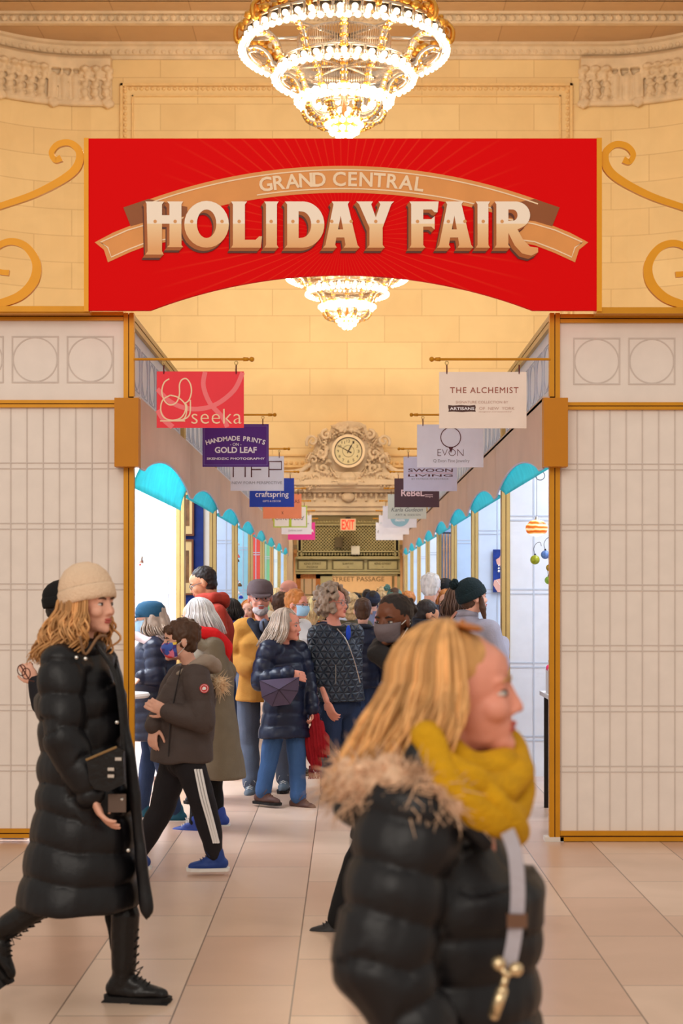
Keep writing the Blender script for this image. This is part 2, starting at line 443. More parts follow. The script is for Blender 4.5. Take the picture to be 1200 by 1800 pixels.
# entablature over the doorway
g = G()
z0 = DZ; 
def ent(za, zb, yf, xe): g.box((xa-xe, yf, za), (xb+xe, 36.05, zb))
ent(DZ, DZ+.10, 35.85, .25); ent(DZ+.10, DZ+.20, 35.80, .28); ent(DZ+.20, DZ+.30, 35.75, .3)
ent(DZ+.30, DZ+.52, 35.78, .26); ent(DZ+.52, DZ+.60, 35.6, .4); ent(DZ+.60, DZ+.68, 35.5, .45); ent(DZ+.68, DZ+.80, 35.42, .5); ent(DZ+.80, DZ+.98, 35.5, .42)
for i in range(26):
    x = xa-.2+i*(xb-xa+.4)/25
    g.ell((x, 35.72, DZ+.47), (.05, .06, .06), 1)
    if i % 2 == 0: g.box((x-.02, 35.7, DZ+.33), (x+.02, 35.8, DZ+.44))
g.ell((.02, 35.7, DZ+.42), (.16, .1, .12), 2)
tag(g.build('trim_7', STONE, origin=(0, 36, 3)), kind='structure')
# metal grille
t = empty('transom_grille', (.02, 35.95, 2.45), 'dark pierced metal grille with diamond lattice above the passage doors', 'grille')
gx0, gz0, gx1, gz1 = *q75(522, 980), *q75(702, 918)
g = G(); g.box((gx0, 36.2, gz0), (gx1, 36.24, DZ)); g.build('backing', mat('grille_dark', (34, 26, 16), .8), t)
g = G(); lx0, lz0 = q75(531, 968); lx1, lz1 = q75(693, 924); st = .075; yb = 36.0
w_ = lx1-lx0; h_ = lz1-lz0
n = int((w_+h_)/st)+1
for i in range(n+1):
    for sgn in (1, -1):
        c = i*st
        # line x+z=c clipped to the box
        xs = max(0, c-h_); xe = min(w_, c)
        if xe-xs < .005: continue
        a = (xs, c-xs); b = (xe, c-xe)
        if sgn < 0: a = (w_-a[0], a[1]); b = (w_-b[0], b[1])
        g.cone((lx0+a[0], yb, lz0+a[1]), (lx0+b[0], yb, lz0+b[1]), .0125, .0125, 4)
for i in range(int(w_/st)):
    for j in range(int(h_/st)): g.ell((lx0+(i+.5)*st, yb-.008, lz0+(j+.5)*st), (.017, .008, .017), 1)
g.build('lattice', BR, t)
g = G()
for (a, b, c, d) in ((gx0, gz0, gx1, gz0+.03), (gx0, lz0-.035, gx1, lz0), (gx0, gz0, gx0+.03, DZ), (gx1-.03, gz0, gx1, DZ), (lx0-.03, gz0, lx0, DZ), (lx1, gz0, lx1+.03, DZ), (gx0, lz1, gx1, lz1+.03)):
    g.box((a, 35.95, b), (c, 36.05, d))
for i in range(34):
    x = gx0+.08+i*(gx1-gx0-.16)/33; g.ell((x, 36.0, gz0+.08), (.03, .02, .035), 1, Matrix.Rotation(.6*(1 if i % 2 else -1), 3, 'Y')); g.ell((x, 36.0, lz1+.09), (.03, .02, .03), 1)
g.box((gx0, 36.05, lz1+.03), (gx1, 36.1, DZ)); g.build('frame', BR, t)
# transom with the lettered panels
t = empty('lettered_transom', (.02, 36.0, 2.0), 'olive bronze transom beam with three lettered panels', 'transom')
g = G(); tx0, tz0 = q75(519, 1009); tx1, tz1 = q75(703, 979)
g.box((tx0, 36.0, tz0), (tx1, 36.1, tz1)); g.box((tx0, 35.9, tz1-.05), (tx1, 36.1, tz1-.002)); g.box((tx0, 35.93, tz0), (tx1, 36.1, tz0+.04)); g.box((tx0, 35.96, tz0+.07), (tx1, 36.1, tz0+.10))
for x in (521, 548, 586, 634, 700):
    X = pxx(x); g.box((X-.03, 35.88, tz1-.03), (X+.03, 35.93, tz1-.003))
g.build('beam', BR, t)
for (a, b, l1, l2) in ((522, 576, '42ND STREET', 'PASSAGE'), (583, 640, 'SUBWAY', '*'), (645, 700, '42ND STREET', '*')):
    A, zA = q75(a, 1002.5); B, zB = q75(b, 984.5)
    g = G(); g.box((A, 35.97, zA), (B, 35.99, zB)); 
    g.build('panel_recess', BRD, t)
    g = G(); g.box((A+.04, 35.95, zA+.03), (B-.04, 35.98, zB-.03)); p = g.build('panel', BR, t)
    g = G(); text(g, l1, (A+B)/2, (zA+zB)/2+(.035), .40 if len(l1) > 6 else .26, 35.945, bold=.01); text(g, l2, (A+B)/2, (zA+zB)/2-.045, .26 if len(l2) > 1 else .03, 35.945, bold=.01)
    g.build('lettering', mat('etched_brown', (86, 74, 44), .7), t)
# wooden door with glazed panes, passage behind
WOOD = mat('door_wood', (178, 106, 44), .5, noise_=.15, nscale=6, stretch=(8, 8, 1))
t = empty('passage_door', (pxx(540), 36.05, 0), 'orange-brown wooden door frame with glass panes at left of the passage', 'door')
a, b = pxx(520), pxx(563); zt = tz0
g = G(); g.box((a, 36.02, 0), (a+.11, 36.1, zt)); g.box((b-.11, 36.02, 0), (b, 36.1, zt)); g.box((a, 36.02, zt-.11), (b, 36.1, zt)); g.box((a, 36.02, 0), (b, 36.1, .3)); g.build('frame', WOOD, t)
g = G()
for x in (.33, .66): g.box((a+(b-a)*x-.012, 36.04, .3), (a+(b-a)*x+.012, 36.08, zt-.1))
g.box((a, 36.04, 1.5), (b, 36.08, 1.53)); g.build('glazing_bar', BRD, t)
g = G(); g.box((a+.1, 36.055, .3), (b-.1, 36.06, zt-.1)); g.build('pane', mat('window_glass', (225, 232, 235), .05, trans=.95), t)
t = empty('passage_portal', (pxx(635), 36.05, 0), 'olive metal portal framing the open passage at right of the wooden door', 'portal')
g = G(); g.box((pxx(563), 36.0, 0), (pxx(584), 36.12, zt)); g.box((pxx(698), 36.0, 0), (pxx(703), 36.12, zt)); g.box((pxx(690), 36.5, 0), (pxx(694), 36.6, zt)); g.box((pxx(563), 36.0, zt-.05), (pxx(703), 36.12, zt)); g.build('frame', BR, t)
# passage room behind
g = G(); g.box((-3, 41.0, 0), (3, 41.2, 3.4)); 
tag(g.build('wall_passage', mat('passage_stone', (240, 205, 160), .6, noise_=.06, nscale=2), origin=(0, 41, 0)), kind='structure')
g = G(); g.box((-3, 36.3, 2.6), (3, 41.2, 2.7)); tag(g.build('ceiling_passage', mat('passage_ceiling', (190, 160, 120), .8), origin=(0, 38, 2.6)), kind='structure')
g = G(); g.box((-1.6, 36.3, 0), (-1.5, 41.0, 2.6)); g.box((1.5, 36.3, 0), (1.6, 41.0, 2.6)); tag(g.build('wall_passage_side', STONE, origin=(0, 38, 0)), kind='structure')
def p41(px, py): return ((px-CX)*41/F, EYE+(CY-py)*41/F)
t = empty('passage_sign_wall', (p41(635, 1)[0], 40.97, 1.4), 'cream stone lintel carved with large capital letters seen through the portal', 'sign')
g = G(); A = p41(583, 1042); B = p41(688, 1006); g.box((A[0]-.2, 40.94, A[1]), (B[0], 40.99, B[1]+.2)); g.build('lintel', mat('lintel_cream', (244, 216, 170), .6, noise_=.04), t)
g = G(); c_ = p41(629, 1018); text(g, 'STREET PASSAGE', c_[0], c_[1], 1.40, 40.93, h=.12); g.build('lettering', mat('carved_letters', (128, 108, 74), .7), t)
g = G(); A = p41(575, 1052); B = p41(700, 1043); g.box((A[0], 40.9, A[1]), (B[0], 40.99, B[1])); g.build('dark_rail', BRD, t)
area('passage_lamp', (0, 38.6, 2.55), (0, 38.6, 0), 2.4, 2.4, 60, (1.0, .86, .66))
# exit sign, two boxes on the grille
t = empty('exit_sign', (pxx(611.5), 35.4, pz(934)), 'cream box sign with red glowing capital letters above the grille', 'exit sign')
A = q75(598, 936); B = q75(625, 914)
g = G(); g.box((A[0], 35.36, A[1]+.02), (B[0], 35.5, B[1])); g.build('housing', mat('exit_cream', (226, 190, 150), .5), t)
g = G(); text(g, 'EXIT', (A[0]+B[0])/2, (A[1]+B[1])/2+.01, .29, 35.355, h=.22, bold=.02); g.build('lettering', mat('exit_red', (255, 45, 25), .5, emit=1.3), t)
g = G(); g.box(((A[0]+B[0])/2-.06, 35.42, B[1]), ((A[0]+B[0])/2+.06, 35.5, B[1]+.03)); g.box(((A[0]+B[0])/2-.05, 35.45, B[1]+.02), ((A[0]+B[0])/2+.05, 35.86, B[1]+.04)); g.build('mounting_arm', DARK, t)
A = q75(588, 963); B = q75(602, 944); g = G(); g.box((A[0], 35.86, A[1]), (B[0], 36.0, B[1])); g.box((A[0]+.02, 35.84, A[1]+.02), (B[0]-.02, 35.87, B[1]-.02))
tag(g.build('loudspeaker', mat('speaker_brown', (104, 88, 56), .6)), 'dull brown rectangular box mounted on the lattice grille', 'loudspeaker')
A = q75(617, 975); B = q75(632, 960); g = G(); g.box((A[0], 35.84, A[1]), (B[0], 35.95, B[1])); g.box((A[0]+.015, 35.825, A[1]+.015), (B[0]-.015, 35.85, B[1]-.015))
tag(g.build('wifi_box', mat('box_cream', (226, 216, 190), .5)), 'pale square box with rounded corners mounted low on the grille', 'box')

# ------------------------------------------------------------------ clock with carved cartouche
YC = 35.55
t = empty('wall_clock', (pxx(612), YC, pz(868)), 'round clock in a carved limestone cartouche above the passage doorway', 'clock')
def C(px, py, dy=0): return (pxx(px), YC+dy, pz(py))
g = G(); rnd = random.Random(3)
out = [(580, 760), (583, 751), (597, 745), (612, 743), (630, 745), (642, 750), (646, 760), (660, 762), (668, 775), (672, 790), (676, 810), (680, 830), (700, 838), (706, 862), (518, 862), (524, 838), (544, 830), (548, 810), (552, 790), (556, 775), (564, 762)]
g.plate([[(pxx(x), pz(y)) for x, y in out]], 36.02, .42)
def scroll(cx, cy, r0, turns, w0, mirror=1, a0=0, dy=-.05, n=18):
    pts = []; rad = []
    for i in range(n):
        u = i/(n-1); a = a0+turns*2*PI*u; r = r0*(1-u*.85)
        pts.append(C(cx+mirror*r*math.cos(a), cy-r*math.sin(a), dy-.06*u)); rad.append(w0*(1-.4*u)/75)
    g.chain(pts, rad, 6, 1)
def leaf(x0, y0, x1, y1, w, curl, mirror=1):
    # acanthus leaf: midrib with paired lobes
    n = 8
    for i in range(n):
        u = i/(n-1); bx = x0+(x1-x0)*u+curl*math.sin(PI*u)*mirror; by = y0+(y1-y0)*u-abs(curl)*.3*math.sin(PI*u)
        r = w*(1-.75*u)*(.6+.4*math.sin(PI*min(u*1.3, 1)))
        g.ell(C(bx, by, -.06-.05*math.sin(PI*u)), (r*.42/75, .06, r*.42/75), 1)
        dx, dy_ = (x1-x0), (y1-y0); L = math.hypot(dx, dy_); nx, ny = -dy_/L, dx/L
        for s_ in (1, -1): g.ell(C(bx+nx*r*.75*s_, by+ny*r*.75*s_, -.02), (r*.36/75, .055, r*.36/75), 1)
for m in (1, -1):
    X = lambda v: 611.5+m*v
    scroll(X(62), 779, 11, 1.3, 3.2, m, -.6)      # upper volutes
    scroll(X(38), 768, 9, -1.2, 3, m, 1.6)
    scroll(X(46), 800, 10, 1.2, 3, m, 2.4); scroll(X(44), 826, 11, -1.2, 3, m, .4)
    scroll(X(60), 812, 8, 1.1, 2.6, m, 0); scroll(X(56), 845, 9, 1.0, 2.8, m, 1)
    leaf(X(8), 760, X(34), 782, 9, 5, m); leaf(X(6), 764, X(30), 752, 8, 3, m); leaf(X(40), 790, X(52), 765, 8, 4, m); leaf(X(36), 815, X(62), 795, 9, 5, m)
    leaf(X(30), 838, X(60), 828, 10, 4, m); leaf(X(12), 848, X(44), 852, 9, -3, m); leaf(X(60), 840, X(92), 856, 9, 4, m); leaf(X(50), 856, X(88), 864, 7, 3, m); leaf(X(64), 800, X(70), 828, 8, 3, m); leaf(X(20), 842, X(30), 820, 8, 4, m)
    for i in range(26): g.ell(C(X(rnd.uniform(30, 66)), rnd.uniform(768, 850), -.03), rnd.uniform(.025, .05), 1)
    for i in range(16): g.ell(C(X(rnd.uniform(62, 94)), rnd.uniform(843, 866), -.05), rnd.uniform(.03, .05), 1)
    # curved ledge with flutes beside the cartouche
    pts = spline([C(X(66), 818), C(X(78), 828), C(X(92), 832), C(X(112), 834)], 6)
    g.tube(pts, .06, 8)
    for q_ in range(8): g.ell(C(X(72+q_*5.5), 838+q_*.6, .2), (.022, .28, .07), 1)
for i in range(14): g.ell(C(611.5+rnd.uniform(-22, 22), rnd.uniform(750, 764), -.08), rnd.uniform(.03, .06), 1)
g.ell(C(611.5, 842, -.1), (.2, .1, .13), 2); g.ell(C(611.5, 852, -.12), (.26, .09, .07), 2)
me = remesh(g, .013, 0, None, .012, 14); place(me, 'cartouche', STONE, t)
g = G(); g.plate([circ(pxx(612), pz(797), .385, 48), circ(pxx(612), pz(797), .325, 48)[::-1]], YC-.10, .08)
g.build('bezel', mat('bezel_stone', (240, 214, 176), .5), t)
g = G(); g.plate([circ(pxx(612), pz(797), .33, 48)], YC-.08, .04); g.build('dial', mat('dial_cream', (222, 206, 158), .4, noise_=.05), t)
g = G(); cx_, cz_ = pxx(612), pz(797); yd = YC-.122
g.plate([circ(cx_, cz_, .325, 48), circ(cx_, cz_, .305, 48)[::-1]], yd, .01); g.plate([circ(cx_, cz_, .137, 32), circ(cx_, cz_, .13, 32)[::-1]], yd, .004)
for i in range(1, 13):
    a = PI/2-i*PI/6; text(g, str(i), cx_+.235*math.cos(a), cz_+.235*math.sin(a), .032*len(str(i))+.01, yd, h=.062)
DB = mat('clock_dark', (70, 56, 48), .5); g.build('numerals', DB, t)
g = G(); a = math.radians(62); ribbon(g, [(cx_-.05*math.cos(a), cz_-.05*math.sin(a)), (cx_+.12*math.cos(a), cz_+.12*math.sin(a)), (cx_+.2*math.cos(a), cz_+.2*math.sin(a))], [.02, .03, .006], yd-.008)
g.build('hour_hand', DB, t)
g = G(); a = math.radians(152); ribbon(g, [(cx_-.08*math.cos(a), cz_-.08*math.sin(a)), (cx_, cz_), (cx_+.28*math.cos(a), cz_+.28*math.sin(a))], [.035, .02, .006], yd-.014)
g.build('minute_hand', DB, t)

# ------------------------------------------------------------------ market stalls
XL = -1.375; XR = 1.305; D0 = 9.9; PIT = 3.13; ZTOP = 3.41; ZM = 2.86
PC = {-1: [(255, 255, 255), (232, 226, 216), (196, 214, 240), (160, 214, 228), (228, 84, 70), (120, 200, 150), (226, 230, 236), (176, 206, 236)],
      1: [(222, 228, 238), (206, 220, 240), (186, 210, 238), (150, 176, 210), (224, 232, 240), (206, 224, 244), (196, 216, 240), (176, 206, 236)]}
ordn = ['nearest', 'second', 'third', 'fourth', 'fifth', 'sixth', 'seventh', 'farthest']
def lattice_rects(g, x0, x1, z0, z1, y, vx, vp, hz, hp, w=.008):
    """thin bars standing just proud of a panel: verticals from vx every vp, doubled horizontals from hz every hp"""
    x = vx
    while x < x1:
        if x > x0: g.box((x-w/2, y-.004, z0), (x+w/2, y, z1))
        x += vp
    z = hz
    while z > z0+.04:
        if z < z1: g.box((x0, y-.003, z-w/2), (x1, y+.001, z+w/2)); g.box((x0, y-.003, z-.037-w/2), (x1, y+.001, z-.037+w/2))
        z -= hp
for s in (-1, 1):
    XP = XL if s < 0 else XR
    side = 'left' if s < 0 else 'right'
    for k in range(8):
        d0 = D0+PIT*k; d1 = d0+PIT-.01
        t = empty('market_stall', (XP+s*1.5, (d0+d1)/2, 0), '%s white and gold framed market stall on the %s of the aisle' % (ordn[k], side) if k else 'nearest market stall on the %s, with white lattice front wall facing the hall' % side, 'market stall', 'market stalls along the aisle')
        def fl(a, b): return (min(a, b), max(a, b))
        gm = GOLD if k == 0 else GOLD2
        for dp in (d0, d1-.07):
            g = G(); g.mi = 0
            for q in (0, .036): g.box((XP+s*q, dp, .03), (XP+s*(q+.03), dp+.06, ZTOP))
            g.mi = 1; g.box((XP+s*.028, dp+.006, .03), (XP+s*.038, dp+.055, ZTOP-.01)); g.mi = 0
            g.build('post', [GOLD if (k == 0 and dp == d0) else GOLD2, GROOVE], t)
            g = G(); g.box((XP-s*.03, max(dp-.03, d0), .0), (XP+s*.09, min(dp+.09, d1), .03)); g.build('foot_plate', mat('foot_white', (225, 215, 205), .6), t)
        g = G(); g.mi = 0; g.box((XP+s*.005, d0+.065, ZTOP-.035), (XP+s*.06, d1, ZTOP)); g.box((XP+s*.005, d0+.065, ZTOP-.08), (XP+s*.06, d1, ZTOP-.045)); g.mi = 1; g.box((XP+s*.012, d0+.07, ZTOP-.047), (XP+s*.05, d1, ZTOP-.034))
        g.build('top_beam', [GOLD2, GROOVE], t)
        g = G(); g.box((XP+s*.03, d0+.06, ZM-.05), (XP+s*.04, d1-.06, ZTOP-.08)); g.build('upper_panel', COOLP, t)
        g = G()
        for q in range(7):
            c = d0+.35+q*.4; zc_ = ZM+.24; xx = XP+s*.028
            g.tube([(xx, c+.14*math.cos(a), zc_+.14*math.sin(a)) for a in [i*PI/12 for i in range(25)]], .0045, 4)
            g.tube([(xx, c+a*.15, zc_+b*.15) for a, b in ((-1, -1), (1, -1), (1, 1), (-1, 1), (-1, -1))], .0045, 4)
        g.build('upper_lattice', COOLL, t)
        # valance with scalloped hem
        xv = XP-s*(-.04 if s < 0 else .04); xv = XP+(.04 if s < 0 else -.04)
        def sc(yy):
            u = (yy-d0)/(d1-d0); a = min(max((u-.07)/.93, 0), 1); return 2.41+.15*math.sin(PI*a)**.75
        m = 28; ys = [d0+(d1-d0)*i/m for i in range(m+1)]
        prof = [(yy, sc(yy)) for yy in ys]
        rings = [[(xv-.006, yy, zz), (xv+.006, yy, zz), (xv+.006, yy, ZM), (xv-.006, yy, ZM)] for yy, zz in prof]
        g = G(); g.loft(rings); g.box((xv-.006, d0, ZM-.02), (XP+s*.03, d1, ZM+.01)); g.build('valance', TAUPE, t)
        g = G(); g.tube([(xv, yy, zz) for yy, zz in prof], .008, 6); g.build('hem_piping', mat('piping_pale', (200, 196, 214), .6), t)
        zc = 2.29 if (k == 0 and s < 0) else 2.42
        a0, a1 = d0+.12, d1-.15; rings = []
        for i in range(m+1):
            u = i/m; yy = a0+(a1-a0)*u; zt_ = max(sc(yy), zc+.01)+.02; row = []
            for j in range(6):
                w = j/5; row.append((xv+s*(.008+.05*math.sin(w*PI/2)), yy, zt_+(zc-zt_)*w))
            row += [(p[0]+s*.004, p[1], p[2]) for p in row[::-1]]
            rings.append(row)
        g = G(); g.loft(rings); g.build('awning_lining', CYAN, t, smooth=True)
        if k == 0:
            g = G(); a, b = (P(203, 0, 9.85).x, P(245, 0, 9.85).x) if s < 0 else (P(954, 0, 9.85).x, P(996, 0, 9.85).x)
            g.box((a, 9.80, P(0, 820, 9.8).z), (b, 9.9, P(0, 699, 9.8).z)); g.build('valance_end_box', mat('gold_paint_box', (196, 124, 12), .5, .1), t)
        # far partition facing the viewer
        xo = XP+s*2.9; px0, px1 = fl(XP+s*.07, xo); yp = d1-.05
        pm = mat('partition_%s_%d' % (side, k), PC[s][k], .5, noise_=.03)
        g = G(); g.box((px0, yp, .05), (px1, yp+.03, ZTOP-.1)); g.build('partition', pm, t)
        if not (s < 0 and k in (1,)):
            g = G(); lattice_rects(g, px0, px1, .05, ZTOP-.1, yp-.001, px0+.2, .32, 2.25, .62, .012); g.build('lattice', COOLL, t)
        bx0, bx1 = fl(xo, xo+s*.04)
        g = G(); g.box((bx0, d0, 0.05), (bx1, d1, ZTOP)); g.build('back_wall', COOLP, t)
        g = G(); g.box((fl(XP+s*.3, xo)[0], d0+.1, ZTOP-.06), (fl(XP+s*.3, xo)[1], d1-.1, ZTOP-.03)); g.build('roof_panel', COOLP, t)
        if k == 0:
            # front wall facing the hall
            fx0, fx1 = fl(XP+s*.068, XP+s*3.3)
            dd = D0+.02
            zz = lambda py: P(0, py, D0).z
            oy = 0 if s < 0 else 4
            for (za, zb, nm) in ((zz(548+oy), zz(563+oy), 'top_rail'), (zz(703+oy), zz(716+oy), 'middle_rail'), (zz(1457+oy), zz(1473+oy*1.5), 'bottom_rail')):
                g = G(); hh = (za-zb); g.mi = 0; g.box((fx0, dd-.02, za-hh*.45), (fx1, dd+.03, za)); g.box((fx0, dd-.02, zb), (fx1, dd+.03, zb+hh*.42)); g.mi = 1; g.box((fx0, dd-.008, zb+.01), (fx1, dd+.02, za-.01)); g.build(nm, [GOLD, GROOVE], t)
            g = G(); g.box((fx0, dd+.005, zz(1457+oy)), (fx1, dd+.015, zz(716+oy))); g.build('lower_panel', WHITEP, t)
            g = G(); g.box((fx0, dd+.005, zz(703+oy)), (fx1, dd+.015, zz(563+oy))); g.build('upper_front_panel', WHITEP, t)
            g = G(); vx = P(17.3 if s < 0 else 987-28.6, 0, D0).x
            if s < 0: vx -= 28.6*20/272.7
            lattice_rects(g, fx0, fx1, zz(1457+oy), zz(716+oy), dd+.004, vx, 28.6/272.7, zz(813 if s < 0 else 815), 106.5/272.7, .007); g.build('lower_lattice_shadow', LATT, t)  # shadow of the grid behind the panel, drawn as proud grey bars
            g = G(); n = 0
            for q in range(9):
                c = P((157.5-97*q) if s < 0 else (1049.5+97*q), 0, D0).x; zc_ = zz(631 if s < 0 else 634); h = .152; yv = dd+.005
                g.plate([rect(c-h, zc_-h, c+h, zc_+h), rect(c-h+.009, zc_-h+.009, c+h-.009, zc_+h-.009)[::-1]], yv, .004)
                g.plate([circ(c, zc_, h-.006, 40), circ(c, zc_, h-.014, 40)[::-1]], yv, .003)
            g.build('ring_lattice_shadow', LATT, t)  # ring and square shadows, painted as thin grey plates
        # booth lamp
        l = bpy.data.lights.new('stall_lamp', 'AREA'); l.shape = 'RECTANGLE'; l.size = 1.6; l.size_y = 2.2; l.energy = 75 if not (k == 0 and s < 0) else 190; l.color = (0.86, 0.92, 1.0)
        o = bpy.data.objects.new('stall_lamp', l); COL.objects.link(o); o.location = (XP+s*1.3, (d0+d1)/2, ZTOP-.09)

# ------------------------------------------------------------------ banner over the entrance
BD = 9.78
def q(px, py): return ((px-CX)/F*BD, EYE+(CY-py)/F*BD)
kx = BD/F
t = empty('holiday_banner', (q(602, 0)[0], BD, q(0, 547)[1]), 'wide red arched banner with cream and gold fair lettering over the aisle entrance', 'banner')
m = bpy.data.materials.new('banner_red'); m.use_nodes = True; nt = m.node_tree; b = nt.nodes['Principled BSDF']; b.inputs['Roughness'].default_value = .6; b.inputs['Specular IOR Level'].default_value = .06
tc = nt.nodes.new('ShaderNodeTexCoord'); sp = nt.nodes.new('ShaderNodeSeparateXYZ'); nt.links.new(tc.outputs['Object'], sp.inputs[0])
zc = math_n(nt, 'SUBTRACT', sp.outputs['Z'], (547-415)*kx)
ang = math_n(nt, 'ARCTAN2', zc, sp.outputs['X']); rr = math_n(nt, 'SQRT', math_n(nt, 'ADD', math_n(nt, 'MULTIPLY', zc, zc), math_n(nt, 'MULTIPLY', sp.outputs['X'], sp.outputs['X'])))
sn = math_n(nt, 'SINE', math_n(nt, 'MULTIPLY', ang, 72)); ray = math_n(nt, 'MULTIPLY', math_n(nt, 'POWER', math_n(nt, 'MAXIMUM', sn, 0.0), 10), .38)
fade = math_n(nt, 'MAXIMUM', math_n(nt, 'SUBTRACT', 1.0, math_n(nt, 'DIVIDE', rr, 1.25)), 0.0)
ray = math_n(nt, 'MULTIPLY', ray, math_n(nt, 'MINIMUM', math_n(nt, 'MULTIPLY', fade, 2.2), 1.0))
mx = nt.nodes.new('ShaderNodeMixRGB'); mx.inputs[1].default_value = (*lin((232, 8, 12)), 1); mx.inputs[2].default_value = (*lin((250, 74, 44)), 1); nt.links.new(ray, mx.inputs[0])
nt.links.new(mx.outputs[0], b.inputs['Base Color'])
arc = []
# circular lower arch from (265,547) through (600,485) to (935,547)
hc, sg = 335, 62; Rr = (hc*hc+sg*sg)/(2*sg); yc = 485+Rr; am = math.asin(hc/Rr)
for i in range(41):
    a = -am+2*am*i/40; arc.append((600+Rr*math.sin(a), yc-Rr*math.cos(a)))
outl = [(157, 547)]+arc+[(1047, 547), (1047, 246), (157, 246)]
g = G(); g.plate([[q(*p) for p in outl]], BD, .03); g.build('panel', m, t)
g = G()
g.box((q(149, 0)[0], BD-.035, q(0, 549)[1]), (q(157, 0)[0], BD+.03, q(0, 245)[1])); g.box((q(1047, 0)[0], BD-.035, q(0, 549)[1]), (q(1056, 0)[0], BD+.03, q(0, 245)[1])); g.build('side_frame', mat('gold_paint_bright', (232, 158, 24), .45, .1), t)
g = G(); g.box((q(149, 0)[0], BD-.01, q(0, 245.5)[1]), (q(1056, 0)[0], BD+.02, q(0, 244)[1])); g.build('top_edge', GOLD, t)
ORM = mat('ribbon_orange', (232, 156, 84), .5, noise_=.04); ORD = mat('ribbon_brown', (150, 84, 40), .5); CRM = mat('ribbon_cream', (252, 222, 184), .5)
def arcpts(y0, yend, x0, x1, n=40):
    """arc whose top is (602,y0) and which passes (981,yend)"""
    hc = 379; sg = yend-y0; R_ = (hc*hc+sg*sg)/(2*sg); yc_ = y0+R_; return [(602+(x0+(x1-x0)*i/n), yc_-math.sqrt(R_*R_-(x0+(x1-x0)*i/n)**2)) for i in range(n+1)]
yf = BD-.03
g = G(); up = arcpts(294, 368, -345, 345); lo = arcpts(341, 415, -372, 372)
g.plate([[q(*p) for p in (up+lo[::-1])]], yf, .002)
# tails
LT = [(168, 428), (200, 411), (230, 399), (262, 390), (330, 378), (330, 424), (290, 428), (262, 433), (228, 446), (191, 463), (184, 441)]
g.build('ribbon', ORM, t)
g = G(); g.plate([[q(*p) for p in LT[::-1]]], yf-.001, .002); g.build('ribbon_tail', ORM, t)
g = G(); RT = [(1200-x, y) for x, y in LT]; g.plate([[q(*p) for p in RT]], yf-.001, .002)
g.build('ribbon_tail', ORM, t)
g = G(); LD = [(218, 367), (262, 352), (330, 366), (330, 382), (262, 391), (231, 400)]
g.plate([[q(*p) for p in LD[::-1]]], yf-.0015, .002); g.build('ribbon_fold', ORD, t); g = G(); g.plate([[q(1200-x, y) for x, y in LD]], yf-.0015, .002); g.build('ribbon_fold', ORD, t)
g = G(); ribbon(g, [q(*p) for p in arcpts(301, 375, -340, 342)], .008, yf-.0035, .001); ribbon(g, [q(*p) for p in arcpts(334, 408, -150, 270)], .008, yf-.0035, .001)
for mz in (0, 1):
    f_ = (lambda x, y: (1200-x, y)) if mz else (lambda x, y: (x, y))
    for pl in ([(330, 384), (262, 396), (225, 407), (178, 428), (191, 437), (197, 454), (228, 440), (262, 427), (330, 418)],):
        ribbon(g, [q(*f_(*p)) for p in pl], .008, yf-.0045, .001)
g.build('ribbon_border', CRM, t)
g = G(); yc_t = None
hc = 379; sg = 74; R_ = (hc*hc+sg*sg)/(2*sg); cz_px = 328+R_
c0 = q(602, cz_px); arc_text(g, 'GRAND CENTRAL', c0[0], c0[1], R_*kx-.004, 290*kx, .125, yf-.006, .022); g.build('ribbon_lettering', mat('cream_letters', (250, 222, 186), .5), t)
def el(cx, cy, rx, ry, a0=0, a1=360, n=28): return [(cx+rx*math.cos(math.radians(a0+(a1-a0)*i/n)), cy-ry*math.sin(math.radians(a0+(a1-a0)*i/n))) for i in range(n+1)]
LET = []   # each letter: outline plus holes, in px
LET.append([[(259, 361), (257, 357), (290, 357), (286, 362), (286, 381), (299, 381), (299, 362), (295, 357), (323, 357), (320, 362), (320, 433), (323, 437), (295, 437), (299, 433), (299, 396), (286, 396), (286, 444), (289, 450), (257, 450), (261, 444)]])
LET.append([el(364, 397, 39, 41)[:-1], el(364, 396, 17, 25)[:-1]])
LET.append([[(407, 357), (435, 357), (431, 362), (431, 424), (450, 424), (456, 418), (461, 418), (459, 438), (407, 438), (410, 433), (410, 362)]])
LET.append([[(465, 357), (490, 357), (487, 362), (487, 433), (490, 438), (465, 438), (468, 433), (468, 362)]])
LET.append([[(501, 357), (532, 357)]+el(532, 397.5, 38, 40.5, 88, -88, 20)+[(532, 438), (501, 438), (505, 433), (505, 362)], [(525, 374)]+el(530, 397.5, 17, 23, 85, -85, 14)+[(525, 421)]])
def A_(o): return [[(568+o, 438), (572+o, 433), (586+o, 362), (583+o, 357), (614+o, 357), (611+o, 362), (628+o, 433), (632+o, 438), (604+o, 438), (607+o, 433), (605+o, 420), (591+o, 420), (589+o, 433), (592+o, 438)], [(594+o, 406), (603+o, 406), (598.5+o, 382)]]
LET.append(A_(0))
LET.append([[(626, 357), (655, 357), (652, 362), (660, 385), (668, 362), (665, 357), (692, 357), (687, 362), (672, 403), (672, 433), (676, 438), (645, 438), (649, 433), (649, 403), (631, 362)]])
LET.append([[(719, 357), (770, 357), (768, 376), (763, 376), (758, 371), (743, 371), (743, 388), (757, 388), (763, 383), (763, 406), (757, 401), (743, 401), (743, 433), (747, 438), (719, 438), (722, 433), (722, 362)]])
LET.append(A_(199))
LET.append([[(835, 357), (860, 357), (857, 362), (857, 433), (860, 438), (835, 438), (838, 433), (838, 362)]])
